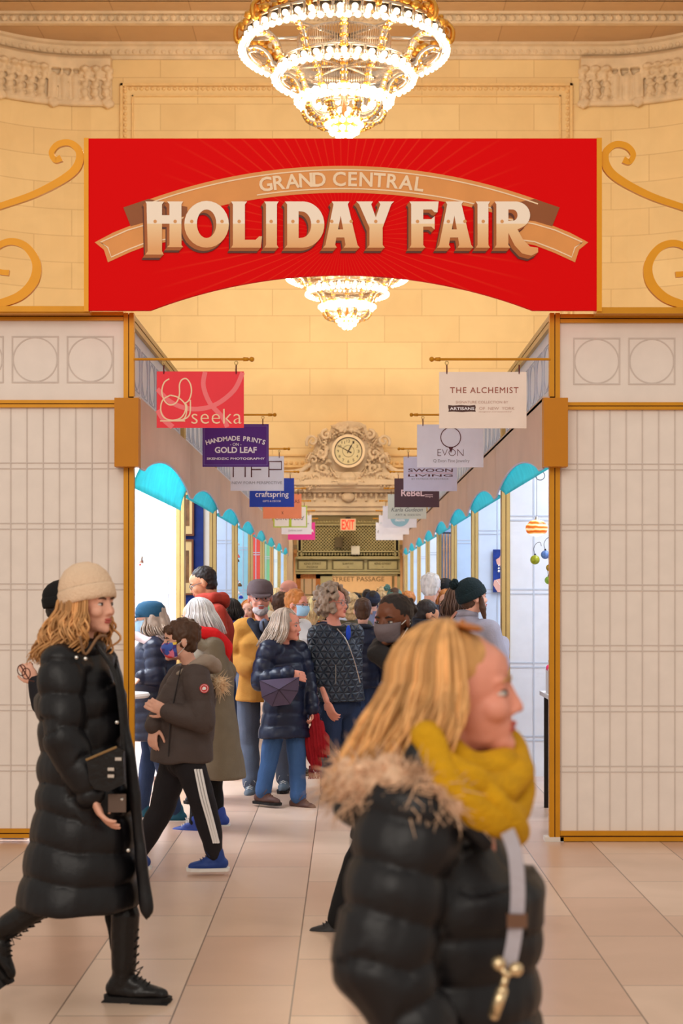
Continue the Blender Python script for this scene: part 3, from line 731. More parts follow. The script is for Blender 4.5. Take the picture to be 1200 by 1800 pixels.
LET.append([[(868, 357), (900, 357)]+el(904, 381, 26, 24, 85, -60, 16)+[(908, 406), (918, 424), (930, 436), (944, 438), (944, 446), (932, 452), (916, 448), (903, 434), (892, 412), (892, 433), (896, 438), (868, 438), (871, 433), (871, 362)], [(892, 371), (898, 371)]+el(899, 381, 9, 10, 80, -80, 10)+[(892, 391)]])
FM = bpy.data.materials.new('letter_cream_to_gold'); FM.use_nodes = True; nt = FM.node_tree; b = nt.nodes['Principled BSDF']
tc = nt.nodes.new('ShaderNodeTexCoord'); sp = nt.nodes.new('ShaderNodeSeparateXYZ'); nt.links.new(tc.outputs['Object'], sp.inputs[0])
mr = nt.nodes.new('ShaderNodeMapRange'); mr.inputs[1].default_value = (547-440)*kx; mr.inputs[2].default_value = (547-357)*kx; nt.links.new(sp.outputs['Z'], mr.inputs[0])
cr = nt.nodes.new('ShaderNodeValToRGB'); e = cr.color_ramp.elements; e[0].position = 0; e[0].color = (*lin((236, 170, 104)), 1); e[1].position = .52; e[1].color = (*lin((250, 212, 160)), 1); x_ = e.new(.54); x_.color = (*lin((255, 238, 218)), 1)
nt.links.new(mr.outputs[0], cr.inputs[0]); nt.links.new(cr.outputs[0], b.inputs['Base Color'])
BRN = mat('letter_edge_brown', (176, 96, 38), .5); BRK = mat('letter_shadow_brown', (96, 44, 26), .5); LIN = mat('letter_inline', (236, 186, 128), .5)
for cs in LET:
    def offp(dx, dy): return [[q(x+dx, y+dy) for x, y in c][::1] for c in cs]
    def norm(c):
        r = []
        for i, pl in enumerate(c):
            ar = sum(pl[j][0]*pl[(j+1) % len(pl)][1]-pl[(j+1) % len(pl)][0]*pl[j][1] for j in range(len(pl)))
            r.append(pl if (ar > 0) == (i == 0) else pl[::-1])
        return r
    g = G(); g.plate(norm(offp(-7, 9)), yf-.006, .001); g.plate(norm(offp(-6, 7)), yf-.0062, .001); g.build('letter_shadow', BRK, t)
    g = G()
    for i in range(1, 6): g.plate(norm(offp(-i, i*1.1)), yf-.0075-.0002*(5-i), .001)
    g.build('letter_side', BRN, t)
    g = G(); g.plate(norm(offp(0, 0)), yf-.0095, .002); L_ = g.build('letter', FM, t)
    xs = [p[0] for p in cs[0]]
g = G()
for x in (274, 309, 338, 391, 421, 477, 515, 559, 583, 617, 660, 733, 787, 816, 848, 881): c = q(x, 392); g.plate([circ(c[0], c[1], .011, 12)], yf-.0118, .0008)
g.build('letter_stud', mat('stud_gold', (226, 160, 96), .5), t)

# scroll brackets and the ledge they stand on
def sbr(pts, ws, lab, mir=False):
    pp = spline([q(*( (1203-x, y+(3 if mir else 0)) if mir else (x, y))) for x, y in pts], 8); n = len(pp)
    w = []
    for i in range(n):
        u = i/(n-1)*(len(ws)-1); a = int(u); b_ = min(a+1, len(ws)-1); w.append((ws[a]+(ws[b_]-ws[a])*(u-a))*kx)
    g = G(); ribbon(g, pp, w, BD+.02, .03)
    tag(g.build('scroll_bracket', mat('gold_paint_bright', (232, 158, 24), .45, .1)), lab, 'bracket', 'gold scroll brackets beside the banner')
up_ = [(-60, 385), (0, 363), (60, 342), (112, 315), (136, 293), (140, 268), (124, 252), (103, 254), (91, 268), (97, 282), (108, 278)]
lo_ = [(-40, 545), (0, 534), (36, 520), (60, 494), (64, 462), (46, 434), (20, 425), (-4, 434), (-14, 455), (-4, 476), (16, 480)]
wu = [10, 11, 12, 14, 15, 13, 11, 11, 10, 9, 12]; wl = [12, 14, 16, 17, 15, 13, 12, 11, 10, 9, 10]
sbr(up_, wu, 'upper gold scroll bracket left of the red banner'); sbr(lo_, wl, 'lower gold scroll bracket left of the red banner')
sbr(up_, wu, 'upper gold scroll bracket right of the red banner', True); sbr(lo_, wl, 'lower gold scroll bracket right of the red banner', True)
for s, lab in ((-1, 'flat gold ledge beam under the scrolls left of the banner'), (1, 'flat gold ledge beam under the scrolls right of the banner')):
    g = G(); a, b = (P(-250, 0, BD).x, P(157, 0, BD).x) if s < 0 else (P(1047, 0, BD).x, P(1450, 0, BD).x)
    g.box((a, BD-.02, q(0, 549 if s < 0 else 552)[1]), (b, BD+.1, q(0, 539 if s < 0 else 541)[1]))
    if s < 0: g.box((a, BD-.005, q(0, 551)[1]), (b, BD+.08, q(0, 549)[1]))
    tag(g.build('ledge_beam', GOLD), lab, 'beam')

# ------------------------------------------------------------------ hanging signs
def PXM(k): return F/(D0+PIT*k)
def sign(s, k, board, label, draw, cat='sign'):
    """board (153x99 units wide, as the nearest one measures in px) facing the viewer"""
    d = D0+PIT*k; u = D0/F
    x0, x1, z0, z1 = ((275.5, 428.5, 752, 653) if s < 0 else (771.5, 925, 753, 654))
    X = lambda px: (px-CX)*u
    Z = lambda py: EYE+(CY-py)*u
    t = empty('hanging_sign', (X((x0+x1)/2), d, Z(z0)), label, 'sign', 'hanging stall signs')
    g = G(); g.box((X(x0), d-.004, Z(z0)), (X(x1), d+.004, Z(z1))); g.build('board', board, t)
    draw(t, lambda px: X(x0+px*(x1-x0)/153), lambda py: Z(z1+py*(z0-z1)/99), d-.006, u)
    for px in ((288, 415) if s < 0 else (785, 912)):
        g = G(); g.tube([(X(px), d, Z(652+6)), (X(px), d-.01, Z(648)), (X(px), d, Z(642))], .0045, 6); g.build('hook', mat('hook_brown', (96, 30, 34), .5, .3), t)
        g = G(); g.tube([(X(px)+.011*math.cos(a), d, Z(638)+.011*math.sin(a)) for a in [i*PI/6 for i in range(13)]], .003, 6); g.build('ring', GOLD2, t)
    # bracket rod: belongs to the stall front, a thing of its own
    r = empty('sign_bracket', (X(235 if s < 0 else 968), d, Z(631)), 'gold sign rod on the %s wall of stalls, %s from the hall' % ('left' if s < 0 else 'right', ordn[k]), 'bracket', 'gold sign rods')
    xa, xb = (X(235), X(428)) if s < 0 else (X(967), X(773))
    g = G(); g.cone((xa, d, Z(631.5)), (xb, d, Z(631.5)), .0085, .0085, 10); g.build('rod', GOLD, r)
    g = G(); o = 1 if s < 0 else -1
    g.cone((xb-o*.002, d, Z(631.5)), (xb+o*.03, d, Z(631.5)), .014, .012, 10); g.cone((xb+o*.03, d, Z(631.5)), (xb+o*.04, d, Z(631.5)), .008, .008, 8); g.ell((xb+o*.053, d, Z(631.5)), .017, 2); g.build('finial', GOLD, r, smooth=True)
def flat(nm, c): return mat(nm, c, .45)
WHT = flat('sign_white', (250, 244, 240)); SW = flat('sign_cool_white', (232, 232, 246)); MARO = flat('print_maroon', (92, 42, 52)); GRY = flat('print_grey', (150, 150, 160))
def lay(t, fn, m, nm='lettering'):
    g = G(); fn(g); return g.build(nm, m, t)
def d_seeka(t, X, Z, y, u):
    lay(t, lambda g: (ribbon(g, [(X(a), Z(b)) for a, b in spline([(1, 31), (25, 54), (60, 66), (100, 60), (135, 34), (151, 2)], 6)], .03, y+.0017, .0002), ribbon(g, [(X(a), Z(b)) for a, b in spline([(85, 1), (82, 25), (93, 55), (115, 80), (124, 98)], 6)], .03, y+.0013, .0002), ribbon(g, [(X(a), Z(b)) for a, b in spline([(2, 68), (12, 84), (28, 98)], 6)], .035, y+.0015, .0005)), flat('seeka_pale', (250, 118, 124)), 'printed_swirl')
    def fn(g):
        for pts in ([(22, 13), (13, 20), (9, 36), (14, 52), (24, 59), (35, 54), (40, 40), (40, 24), (44, 15), (52, 13), (59, 22), (61, 36), (57, 50), (50, 56)],
                    [(50, 56), (53, 62), (51, 78), (44, 85), (24, 86)], [(59, 50), (59, 70), (55, 80), (44, 86)], [(6, 87), (50, 87)], [(24, 42), (38, 46), (50, 58), (50, 70), (42, 82), (26, 86), (12, 80), (7, 66), (11, 50), (24, 42)]):
            _k = _k-.0002 if '_k' in dir() else 0.0
            ribbon(g, [(X(a), Z(b)) for a, b in spline(pts, 6)], .0085, y+_k, .0001)
        text(g, 'seeka', X(105), Z(79), X(149)-X(61), y, bold=-.01, space=1.05)
    lay(t, fn, flat('seeka_cream', (250, 214, 176)))
def d_hand(t, X, Z, y, u):
    lay(t, lambda g: g.plate([rect(X(3), Z(95), X(150), Z(4)), rect(X(4.2), Z(94), X(148.8), Z(5))[::-1]], y, .0005), flat('print_violet', (130, 110, 180)), 'border')
    def fn(g):
        R_ = 230*u; arc_text(g, 'HANDMADE PRINTS', X(77), Z(38)-R_, R_, 138*u, .054, y, .03)
        text(g, '- ON -', X(77), Z(47), 26*u, y, bold=.01); text(g, 'GOLD LEAF', X(77), Z(60), 97*u, y, bold=.03); text(g, 'SKENDZIC PHOTOGRAPHY', X(77), Z(80), 134*u, y, h=.019, bold=.02)
    lay(t, fn, flat('print_white', (244, 238, 244)))
def d_nfp(t, X, Z, y, u):
    def fn(g):
        for pts in ([(8, 60), (8, 15), (42, 15), (42, 60)], [(60, 60), (60, 15), (94, 15)], [(60, 38), (88, 38)], [(110, 60), (110, 15), (146, 15), (146, 38), (110, 38)]): ribbon(g, [(X(a), Z(b)) for a, b in pts], .013, y, .0005)
    lay(t, fn, MARO); lay(t, lambda g: text(g, 'NEW FORM PERSPECTIVE', X(76), Z(76), 144*u, y, h=.028), GRY, 'small_lettering')
def d_craft(t, X, Z, y, u):
    lay(t, lambda g: (text(g, 'craftspring', X(77), Z(58), 114*u, y, bold=.008), text(g, 'GIFTS & DECOR', X(77), Z(79), 62*u, y)), flat('print_white', (244, 238, 244)))
def d_as(t, X, Z, y, u):
    lay(t, lambda g: (text(g, 'CANDLE IDEAS', X(82), Z(30), 126*u, y, h=.05), text(g, 'x', X(77), Z(76), 8*u, y, h=.04)), flat('print_brown', (150, 70, 50)))
def d_olive(t, X, Z, y, u):
    lay(t, lambda g: (g.plate([rect(X(0), Z(99), X(153), Z(0)), rect(X(5), Z(94), X(148), Z(5))[::-1]], y+.001, .0005), g.plate([rect(X(70), Z(95), X(82), Z(60))], y+.001, .0005)), flat('print_lime', (190, 214, 66)), 'border')
    lay(t, lambda g: text(g, 'OliveWood', X(74), Z(56), 130*u, y, shear=.4), flat('print_dark', (90, 80, 80)))
def d_w1(t, X, Z, y, u): lay(t, lambda g: (text(g, 'janine.com', X(70), Z(80), 70*u, y), text(g, '-', X(135), Z(45), 9*u, y)), GRY)
def d_pink(t, X, Z, y, u):
    lay(t, lambda g: text(g, 'R', X(140), Z(48), 14*u, y, bold=.03), flat('print_white', (244, 238, 244)))
def d_alch(t, X, Z, y, u):
    lay(t, lambda g: text(g, 'THE ALCHEMIST', X(79), Z(32), 120*u, y, space=1.15), flat('print_rust', (150, 62, 40)))
    lay(t, lambda g: (text(g, 'SIGNATURE COLLECTION BY', X(75), Z(53), 92*u, y, h=.016), text(g, 'OF  NEW  YORK', X(101), Z(64), 62*u, y, h=.018), text(g, 'designed and assembled', X(98), Z(70), 58*u, y, h=.008, shear=.3)), flat('print_taupe', (196, 160, 146)), 'small_lettering')
    lay(t, lambda g: g.plate([[(X(a), Z(b)) for a, b in [(16, 70), (17, 67), (16, 62), (16, 58), (24, 59), (38, 58), (52, 59), (63, 58), (64, 62), (63, 66), (64, 70), (56, 69.5), (40, 70.5), (24, 69.5)]]], y+.001, .0005), flat('print_darkbrown', (80, 48, 42)), 'plaque')
    lay(t, lambda g: text(g, 'ARTISANS', X(40), Z(64.5), 43*u, y-.001, h=.019, bold=.02), flat('print_white', (244, 238, 244)), 'plaque_lettering')
def d_evon(t, X, Z, y, u):
    def fn(g):
        c = (X(77.5), Z(30)); g.plate([circ(*c, 24*u, 36), circ(*c, 22*u, 36)[::-1]], y, .0005); g.plate([[(X(72), Z(51)), (X(78), Z(66)), (X(84), Z(51)), (X(78), Z(54))][::-1]], y, .0005)
        text(g, 'EVON', X(77), Z(65), 60*u, y, bold=-.02); 
    lay(t, fn, MARO); lay(t, lambda g: text(g, 'Q Evon Fine Jewelry', X(79), Z(85), 84*u, y), GRY, 'small_lettering')
def d_swoon(t, X, Z, y, u):
    lay(t, lambda g: (text(g, 'SWOON', X(77), Z(39), 128*u, y, h=.036, bold=.01), text(g, 'LIVING', X(77), Z(54), 128*u, y, h=.024, bold=.01)), MARO)
    lay(t, lambda g: text(g, 'BY PATRICK FITZPATRICK', X(76), Z(64), 106*u, y, h=.018), GRY, 'small_lettering'); lay(t, lambda g: ribbon(g, [(X(14), Z(47)), (X(141), Z(47))], .003, y, .0005), flat('print_coral', (240, 130, 120)), 'rule')
def d_rebel(t, X, Z, y, u):
    lay(t, lambda g: (text(g, 'ReBeL', X(63), Z(50), 80*u, y, bold=.02), text(g, 'designs', X(118), Z(62), 26*u, y), ribbon(g, [(X(103), Z(56)), (X(131), Z(56))], .006, y, .0005)), flat('print_pink', (240, 210, 220)))
def d_karla(t, X, Z, y, u):
    lay(t, lambda g: (text(g, 'Karla Gudeon', X(76), Z(62), 126*u, y, shear=.3), text(g, 'ART & DESIGN', X(80), Z(83), 100*u, y, h=.024, space=1.3)), flat('print_slate', (90, 96, 100)))
def d_design(t, X, Z, y, u):
    lay(t, lambda g: g.plate([circ(X(77), Z(50), 44*u, 32)], y+.001, .0005), flat('print_skyblue', (150, 196, 216)), 'disc'); lay(t, lambda g: text(g, 'design', X(77), Z(66), 44*u, y, bold=.02), flat('print_white', (244, 238, 244)))
def d_r7(t, X, Z, y, u): lay(t, lambda g: text(g, 'C', X(12), Z(40), 9*u, y, shear=.3), flat('print_skyblue', (120, 180, 214)))
def d_r8(t, X, Z, y, u): lay(t, lambda g: text(g, 'ART', X(14), Z(52), 10*u, y, h=.06), flat('print_dark', (60, 56, 70)))
sign(-1, 0, flat('board_coral', (244, 44, 60)), 'hanging coral red sign with cream looping monogram', d_seeka)
sign(-1, 1, flat('board_purple', (86, 36, 132)), 'hanging purple sign with white arched photography lettering', d_hand)
sign(-1, 2, SW, 'hanging pale grey sign on the left with large maroon capital outlines', d_nfp)
sign(-1, 3, flat('board_blue', (34, 66, 178)), 'hanging royal blue sign with white lower-case lettering', d_craft)
sign(-1, 4, flat('board_peach', (250, 150, 108)), 'hanging peach sign with thin brown lettering', d_as)
sign(-1, 5, WHT, 'hanging white sign edged in lime green with script lettering', d_olive)
sign(-1, 6, SW, 'hanging pale white sign between the lime-edged and magenta ones', d_w1)
sign(-1, 7, flat('board_magenta', (228, 62, 156)), 'hanging magenta pink sign with a white mark, farthest on the left', d_pink)
sign(1, 0, flat('board_cream', (244, 226, 214)), 'hanging cream sign with rust capitals and a dark plaque', d_alch)
sign(1, 1, SW, 'hanging lilac white sign with maroon ring emblem', d_evon)
sign(1, 2, flat('board_lilac', (214, 212, 238)), 'hanging pale lilac sign with two wide maroon words', d_swoon)
sign(1, 3, flat('board_aubergine', (82, 56, 68)), 'hanging dark aubergine sign with pale pink lettering', d_rebel)
sign(1, 4, flat('board_sage', (206, 212, 206)), 'hanging sage grey sign with dark handwritten lettering', d_karla)
sign(1, 5, SW, 'hanging white sign with pale blue disc', d_design)
sign(1, 6, SW, 'hanging white sign with tiny blue letter, second farthest on the right', d_r7)
sign(1, 7, SW, 'hanging white sign with small dark upright print, farthest on the right', d_r8)

# ------------------------------------------------------------------ chandeliers
SIL = mat('polished_nickel', (206, 190, 172), .25, .85, .05); GLD = mat('gilt', (222, 160, 70), .3, .85, .1, bump=.4, bscale=40)
BULB = mat('bulb_glow', (255, 236, 205), .4, emit=6.0)
BULB.cycles.emission_sampling = 'NONE'
def chandelier(loc, label):
    t = empty('chandelier', loc, label, 'chandelier', 'hall chandeliers')
    x, y, z = loc      # z = underside tip
    A, Bz, Cz = z+1.12, z+.78, z+.42
    bulbs = []
    def ringband(R, zc, h, nm):
        g = G()
        for zz, rr in ((zc+h/2, .022), (zc-h/2, .022)):
            g.tube([(x+R*math.cos(a), y+R*math.sin(a), zz) for a in [i*PI/40 for i in range(81)]], rr, 8)
        g.lathe([(R-.035, zc-h/2), (R-.02, zc+h/2), (R-.03, zc+h/2), (R-.045, zc-h/2), (R-.035, zc-h/2)], (x, y, 0), 80, False)
        n = int(2*PI*R/.16)
        for i in range(n):
            a = 2*PI*i/n; c, s_ = math.cos(a), math.sin(a)
            g.cone((x+R*c, y+R*s_, zc-h/2), (x+R*c, y+R*s_, zc+h/2), .02, .02, 6)
            a2 = a+PI/n; bulbs.append((x+(R+.005)*math.cos(a2), y+(R+.005)*math.sin(a2), zc, .036))
        g.build(nm, SIL, t, smooth=True)
        n = int(2*PI*R/.098)
        for i in range(n):
            a = 2*PI*i/n; bulbs.append((x+(R+.05)*math.cos(a), y+(R+.05)*math.sin(a), zc-h/2-.02, .037))
    ringband(1.16, A, .17, 'upper_ring'); ringband(.77, Bz, .14, 'middle_ring')
    g = G(); g.tube([(x+.46*math.cos(a), y+.46*math.sin(a), Cz) for a in [i*PI/24 for i in range(49)]], .035, 8); g.build('lower_ring', SIL, t, smooth=True)
    for R, n, dz, r in ((.50, 34, -.03, .042), (.44, 28, .06, .04), (.56, 30, .02, .036)):
        for i in range(n): a = 2*PI*(i+.5)/n; bulbs.append((x+R*math.cos(a), y+R*math.sin(a), Cz+dz, r))
    for R, n, dz, r in ((.2, 14, .17, .04), (.15, 10, .09, .042), (.07, 6, .03, .045), (.24, 12, .22, .035)):
        for i in range(n): a = 2*PI*(i+.3)/n; bulbs.append((x+R*math.cos(a), y+R*math.sin(a), z+dz, r))
    # drum of vertical slats
    g = G(); R = .55
    for i in range(110):
        a = 2*PI*i/110; g.cone((x+R*math.cos(a), y+R*math.sin(a), A+.05), (x+R*.93*math.cos(a), y+R*.93*math.sin(a), Bz+.02), .006, .006, 4)
    for zz in (A+.05, Bz+.03): g.tube([(x+R*math.cos(a)*.98, y+R*math.sin(a)*.98, zz) for a in [i*PI/24 for i in range(49)]], .014, 6)
    g.build('slat_drum', SIL, t)
    g = G(); g.cone((x, y, z+.1), (x, y, 14.92), .035, .035, 12)
    for i in range(8): a = i*PI/4; g.cone((x, y, Bz+.08), (x+.77*math.cos(a), y+.77*math.sin(a), Bz+.05), .015, .015, 6); g.cone((x, y, A+.08), (x+1.16*math.cos(a), y+1.16*math.sin(a), A+.05), .018, .018, 6)
    g.lathe([(.0, z+.95), (.1, z+.95), (.12, z+1.1), (.06, z+1.2), (0, z+1.2)], (x, y, 0), 16)
    g.build('stem', SIL, t, smooth=True)
    def bracket(a, pts, w, nm, mt_, lobes):
        g = G(); c, s_ = math.cos(a), math.sin(a); sp_ = spline(pts, 5)
        P3 = [(x+r*c, y+r*s_, zz) for r, zz in sp_]; g.mi = 0
        g.tube(P3, [w]*len(P3), 6, 1.6)
        g.mi = 1
        for i in range(2, len(P3)-1, 2):
            p = P3[i]; k = .85+.3*math.sin(i*1.7)
            g.ell((p[0]+c*w*.5, p[1]+s_*w*.5, p[2]-w*.4), (w*1.0*k, w*1.0*k, w*.9*k), 1)
            if lobes:
                for q_ in (-1, 1): g.ell((p[0]-s_*w*q_*1.1+c*w*.4, p[1]+c*w*q_*1.1+s_*w*.4, p[2]-w*.6), w*.75*k, 1)
        g.build(nm, [SIL, GLD], t, smooth=True)
    for i in range(12):
        a = 2*PI*(i+.5)/12+PI/12
        bracket(a, [(1.14, A-.08), (1.02, A-.06), (.9, A-.14), (.84, A-.28), (.80, Bz+.06)], .028, 'upper_bracket', 0, True)
    for i in range(12):
        a = 2*PI*i/12+PI/2
        bracket(a, [(.75, Bz-.06), (.66, Bz-.04), (.56, Bz-.12), (.52, Bz-.24), (.47, Cz+.04)], .026, 'middle_bracket', 0, True)
    for i in range(9):
        a = 2*PI*i/9+PI/2
        bracket(a, [(.47, Cz-.02), (.46, Cz-.12), (.38, Cz-.2), (.26, Cz-.22), (.16, Cz-.18)], .03, 'bowl_bracket', 1, True)
    # gilt wreath on top of the upper ring
    g = G()
    for i in range(60):
        a = 2*PI*i/60; R = 1.15+.035*math.sin(i*2.1)
        g.ell((x+R*math.cos(a), y+R*math.sin(a), A+.15+.03*math.sin(i*1.3)), (.075, .075, .055), 1)
        g.ell((x+R*math.cos(a+.03), y+R*math.sin(a+.03), A+.19+.03*math.cos(i*1.9)), .035, 1)
    g.build('gilt_wreath', GLD, t, smooth=True)
    for i in range(10):
        g = G()
        a = 2*PI*i/10; c, s_ = math.cos(a), math.sin(a)
        g.tube(spline([(x+r*c, y+r*s_, A+.1+zz) for r, zz in ((1.16, 0), (1.25, -.08), (1.27, .06), (1.2, .14), (1.1, .18))], 4), .03, 6)
        g.build('gilt_scroll', GLD, t, smooth=True)
    g = G(); g.lathe([(0, z-.02), (.03, z), (.1, z+.1), (.17, z+.2), (.15, z+.24), (.0, z+.26)], (x, y, 0), 20)
    for i in range(10): a = 2*PI*i/10; g.ell((x+.15*math.cos(a), y+.15*math.sin(a), z+.2), .05, 1)
    g.build('bottom_bowl', GLD, t, smooth=True)
    bulbs.sort(key=lambda b_: b_[1]+ (b_[2]-z)*.3)
    for b_ in bulbs[:100]:
        g = G(); g.ell(b_[:3], b_[3], 2); g.build('bulb', BULB, t, smooth=True)
    g = G()
    for b_ in bulbs[100:]: g.ell(b_[:3], b_[3], 1)
    tag(g.build('bulb_cluster', BULB, t, smooth=True), kind='stuff')
    for R, n, zz, e in ((1.25, 6, A-.2, 22), (.85, 4, Bz-.18, 18), (.3, 2, z-.05, 16)):
        for i in range(n):
            a = 2*PI*(i+.5)/n; l = bpy.data.lights.new('bulb_light', 'POINT'); l.energy = e; l.color = (1, .86, .66); l.shadow_soft_size = .03
            o = bpy.data.objects.new('bulb_light', l); COL.objects.link(o); o.location = (x+R*math.cos(a), y+R*math.sin(a), zz)
chandelier((-.035, 18, 6.91), 'large chandelier of glowing bulb rings above the red banner')
chandelier((-.0, 31, 6.90), 'smaller looking chandelier seen below the arch of the red banner')
# ------------------------------------------------------------------ people
SK = {'fair': mat('skin_fair', (226, 170, 146), .5, noise_=.04, nscale=20), 'pink': mat('skin_pink', (222, 150, 128), .5, noise_=.05, nscale=20), 'tan': mat('skin_tan', (196, 138, 104), .5, noise_=.05, nscale=20), 'dark': mat('skin_dark', (112, 66, 44), .45, noise_=.06, nscale=20)}
EYEW = mat('eye_white', (206, 198, 192), .2); IRIS = mat('iris_dark', (52, 44, 42), .2); LIPM = mat('lip_rose', (184, 92, 84), .45); LIPD = mat('lip_brown', (96, 48, 44), .45)
def fabric(name, c, rough=.8, n=.06, b=.25): return mat(name, c, rough, noise_=n, nscale=14, bump=b, bscale=90)
BLACKP = mat('black_puffer_nylon', (13, 12, 16), .46, noise_=.1, bump=.25, bscale=22, spec=.35); NAVYP = mat('navy_puffer_nylon', (22, 28, 50), .36, noise_=.1, bump=.2, bscale=25)
BLKF = fabric('black_cloth', (12, 11, 13)); JEAN = mat('blue_denim', (54, 86, 130), .8, noise_=.14, nscale=6, bump=.3, bscale=150); JEAND = mat('dark_denim', (34, 50, 80), .8, noise_=.14, nscale=6, bump=.3, bscale=150); JEANG = mat('grey_denim', (84, 92, 108), .8, noise_=.12, nscale=6, bump=.3, bscale=150)
LEA = mat('black_leather', (20, 17, 17), .32, noise_=.1, bump=.3, bscale=40); SOLE = mat('sole_white', (226, 222, 216), .6); SOLEB = mat('sole_black', (26, 24, 24), .7)
def hairmat(name, c, c2=None): return mat(name, c, .5, noise_=.3, nscale=34, stretch=(1, 1, .12), bump=.4, bscale=60)
HAIR = {'blonde': hairmat('hair_blonde', (192, 142, 86)), 'honey': hairmat('hair_honey', (184, 134, 82)), 'silver': hairmat('hair_silver', (206, 204, 206)), 'grey': hairmat('hair_grey', (168, 152, 138)), 'greycurl': hairmat('hair_grey_brown', (150, 130, 112)), 'brown': hairmat('hair_brown', (78, 52, 36)), 'dark': hairmat('hair_dark', (36, 27, 25)), 'red': hairmat('hair_ginger', (190, 120, 60)), 'white': hairmat('hair_white', (216, 212, 210)), 'paleblonde': hairmat('hair_pale_blonde', (222, 190, 140))}

def dvec(yaw, pitch=0):
    y = math.radians(yaw); p = math.radians(pitch); return Vector((math.cos(y)*math.cos(p), math.sin(y)*math.cos(p), math.sin(p)))
def headM(c, yaw, pitch=0, roll=0, s=1.0):
    return Matrix.Translation(c) @ Matrix.Rotation(math.radians(yaw), 4, 'Z') @ Matrix.Rotation(math.radians(-pitch), 4, 'Y') @ Matrix.Rotation(math.radians(roll), 4, 'X') @ Matrix.Scale(s, 4)
def head_prims(g, M, sub=2, fem=True):
    g.M = M; k = .92 if fem else 1.0
    g.ell((-.012, 0, .032), (.100, .077, .088), 3); g.ell((.03, 0, -.02), (.063, .061*k, .085), 3)
    g.ell((.028, 0, -.062), (.060, .052*k, .048), 2); g.ell((.074, 0, -.094), (.022, .02*k, .019), 2); g.ell((.06, 0, -.088), (.032, .03, .022), 2)
    g.chain([(.083, 0, .018), (.095, 0, -.008), (.105, 0, -.028)], [.010, .0098, .0108], 8, 1); g.ell((.032, 0, .045), (.061, .06, .055), 2); g.ell((.062, 0, -.062), (.031, .034, .034), 2)
    for s in (1, -1):
        g.ell((.093, s*.0115, -.034), (.011, .0075, .0075), 1)
        g.ell((.060, s*.038, -.026), (.030, .024, .026), 2); g.ell((.073, s*.033, .025), (.016, .024, .009), 1); g.ell((.0745, s*.033, .0105), (.0125, .0175, .0052), 1); g.ell((.0745, s*.033, -.0075), (.011, .016, .0045), 1)
        g.ell((-.008, s*.080, -.004), (.019, .009, .032), 2, Matrix.Rotation(.2*s, 3, 'Z'))
    g.ell((.084, 0, -.058), (.014, .026, .008), 1); g.ell((.080, 0, -.070), (.014, .023, .008), 1)
    g.M = None
def hand_prims(g, w, d, nrm, side, curl=.5, s=1.0, spread=.06):
    """w wrist, d direction of the palm, nrm palm-facing normal; thumb on `side` of d x nrm"""
    w = Vector(w); d = Vector(d).normalized(); nrm = Vector(nrm); nrm = (nrm-d*nrm.dot(d)).normalized(); sd = d.cross(nrm)*side
    R = Matrix((d, sd, nrm)).transposed()
    pc = w+d*.052*s; g.ell(pc, (.052*s, .040*s, .015*s), 2, R); g.ell(w+d*.07*s, (.030*s, .041*s, .0145*s), 2, R)
    g.ell(w+d*.035*s+sd*.02*s+nrm*.006*s, (.034*s, .018*s, .015*s), 1, R)
    for i, (off, L) in enumerate(((.031, .070), (.0105, .080), (-.0105, .074), (-.030, .058))):
        p = w+d*.088*s+sd*off*s; dd = (d+sd*off*spread*20).normalized(); pts = [p-d*.02*s, p]; a = 0
        for j, fr in enumerate((.45, .32, .23)):
            a += curl*(.75+.15*i); q_ = (dd*math.cos(a)+nrm*math.sin(a)); p = p+q_*L*fr*s; pts.append(p)
        g.chain(pts, [.0088*s, .0092*s, .0084*s, .0078*s, .0068*s], 8, 1)
    p = w+d*.02*s+sd*.026*s; pts = [p]
    for j, L in enumerate((.036, .03, .024)):
        a = .75-.25*j; p = p+(d*math.cos(a)+sd*math.sin(a)+nrm*(.25+.3*curl)).normalized()*L*s; pts.append(p)
    g.chain(pts, [.0125*s, .0112*s, .0095*s, .008*s], 8, 1)

def arc_len_disp(chains, spacing, amp, pw=.35):
    """quilting: ridges across the nearest limb or torso axis"""
    segs = []
    for ch in chains:
        acc = 0
        for a, b, r in zip(ch['p'][:-1], ch['p'][1:], ch['r'][1:]):
            a = np.array(a[:]); b = np.array(b[:]); L = np.linalg.norm(b-a); segs.append((a, b, L, acc, r)); acc += L
    def f(co, no):
        best = np.full(len(co), 1e9); S = np.zeros(len(co))
        for a, b, L, acc, r in segs:
            t = np.clip((co-a) @ (b-a)/(L*L), -.2, 1.2); d = np.linalg.norm(co-(a+t[:, None]*(b-a)), axis=1)/r
            m_ = d < best; best[m_] = d[m_]; S[m_] = acc+t[m_]*L
        w = np.array([noise.noise(Vector((p[0]*5, p[1]*5, p[2]*2))) for p in co])
        return amp*(np.abs(np.sin(PI*(S/spacing+w*.22)))**pw-.7)
    return f

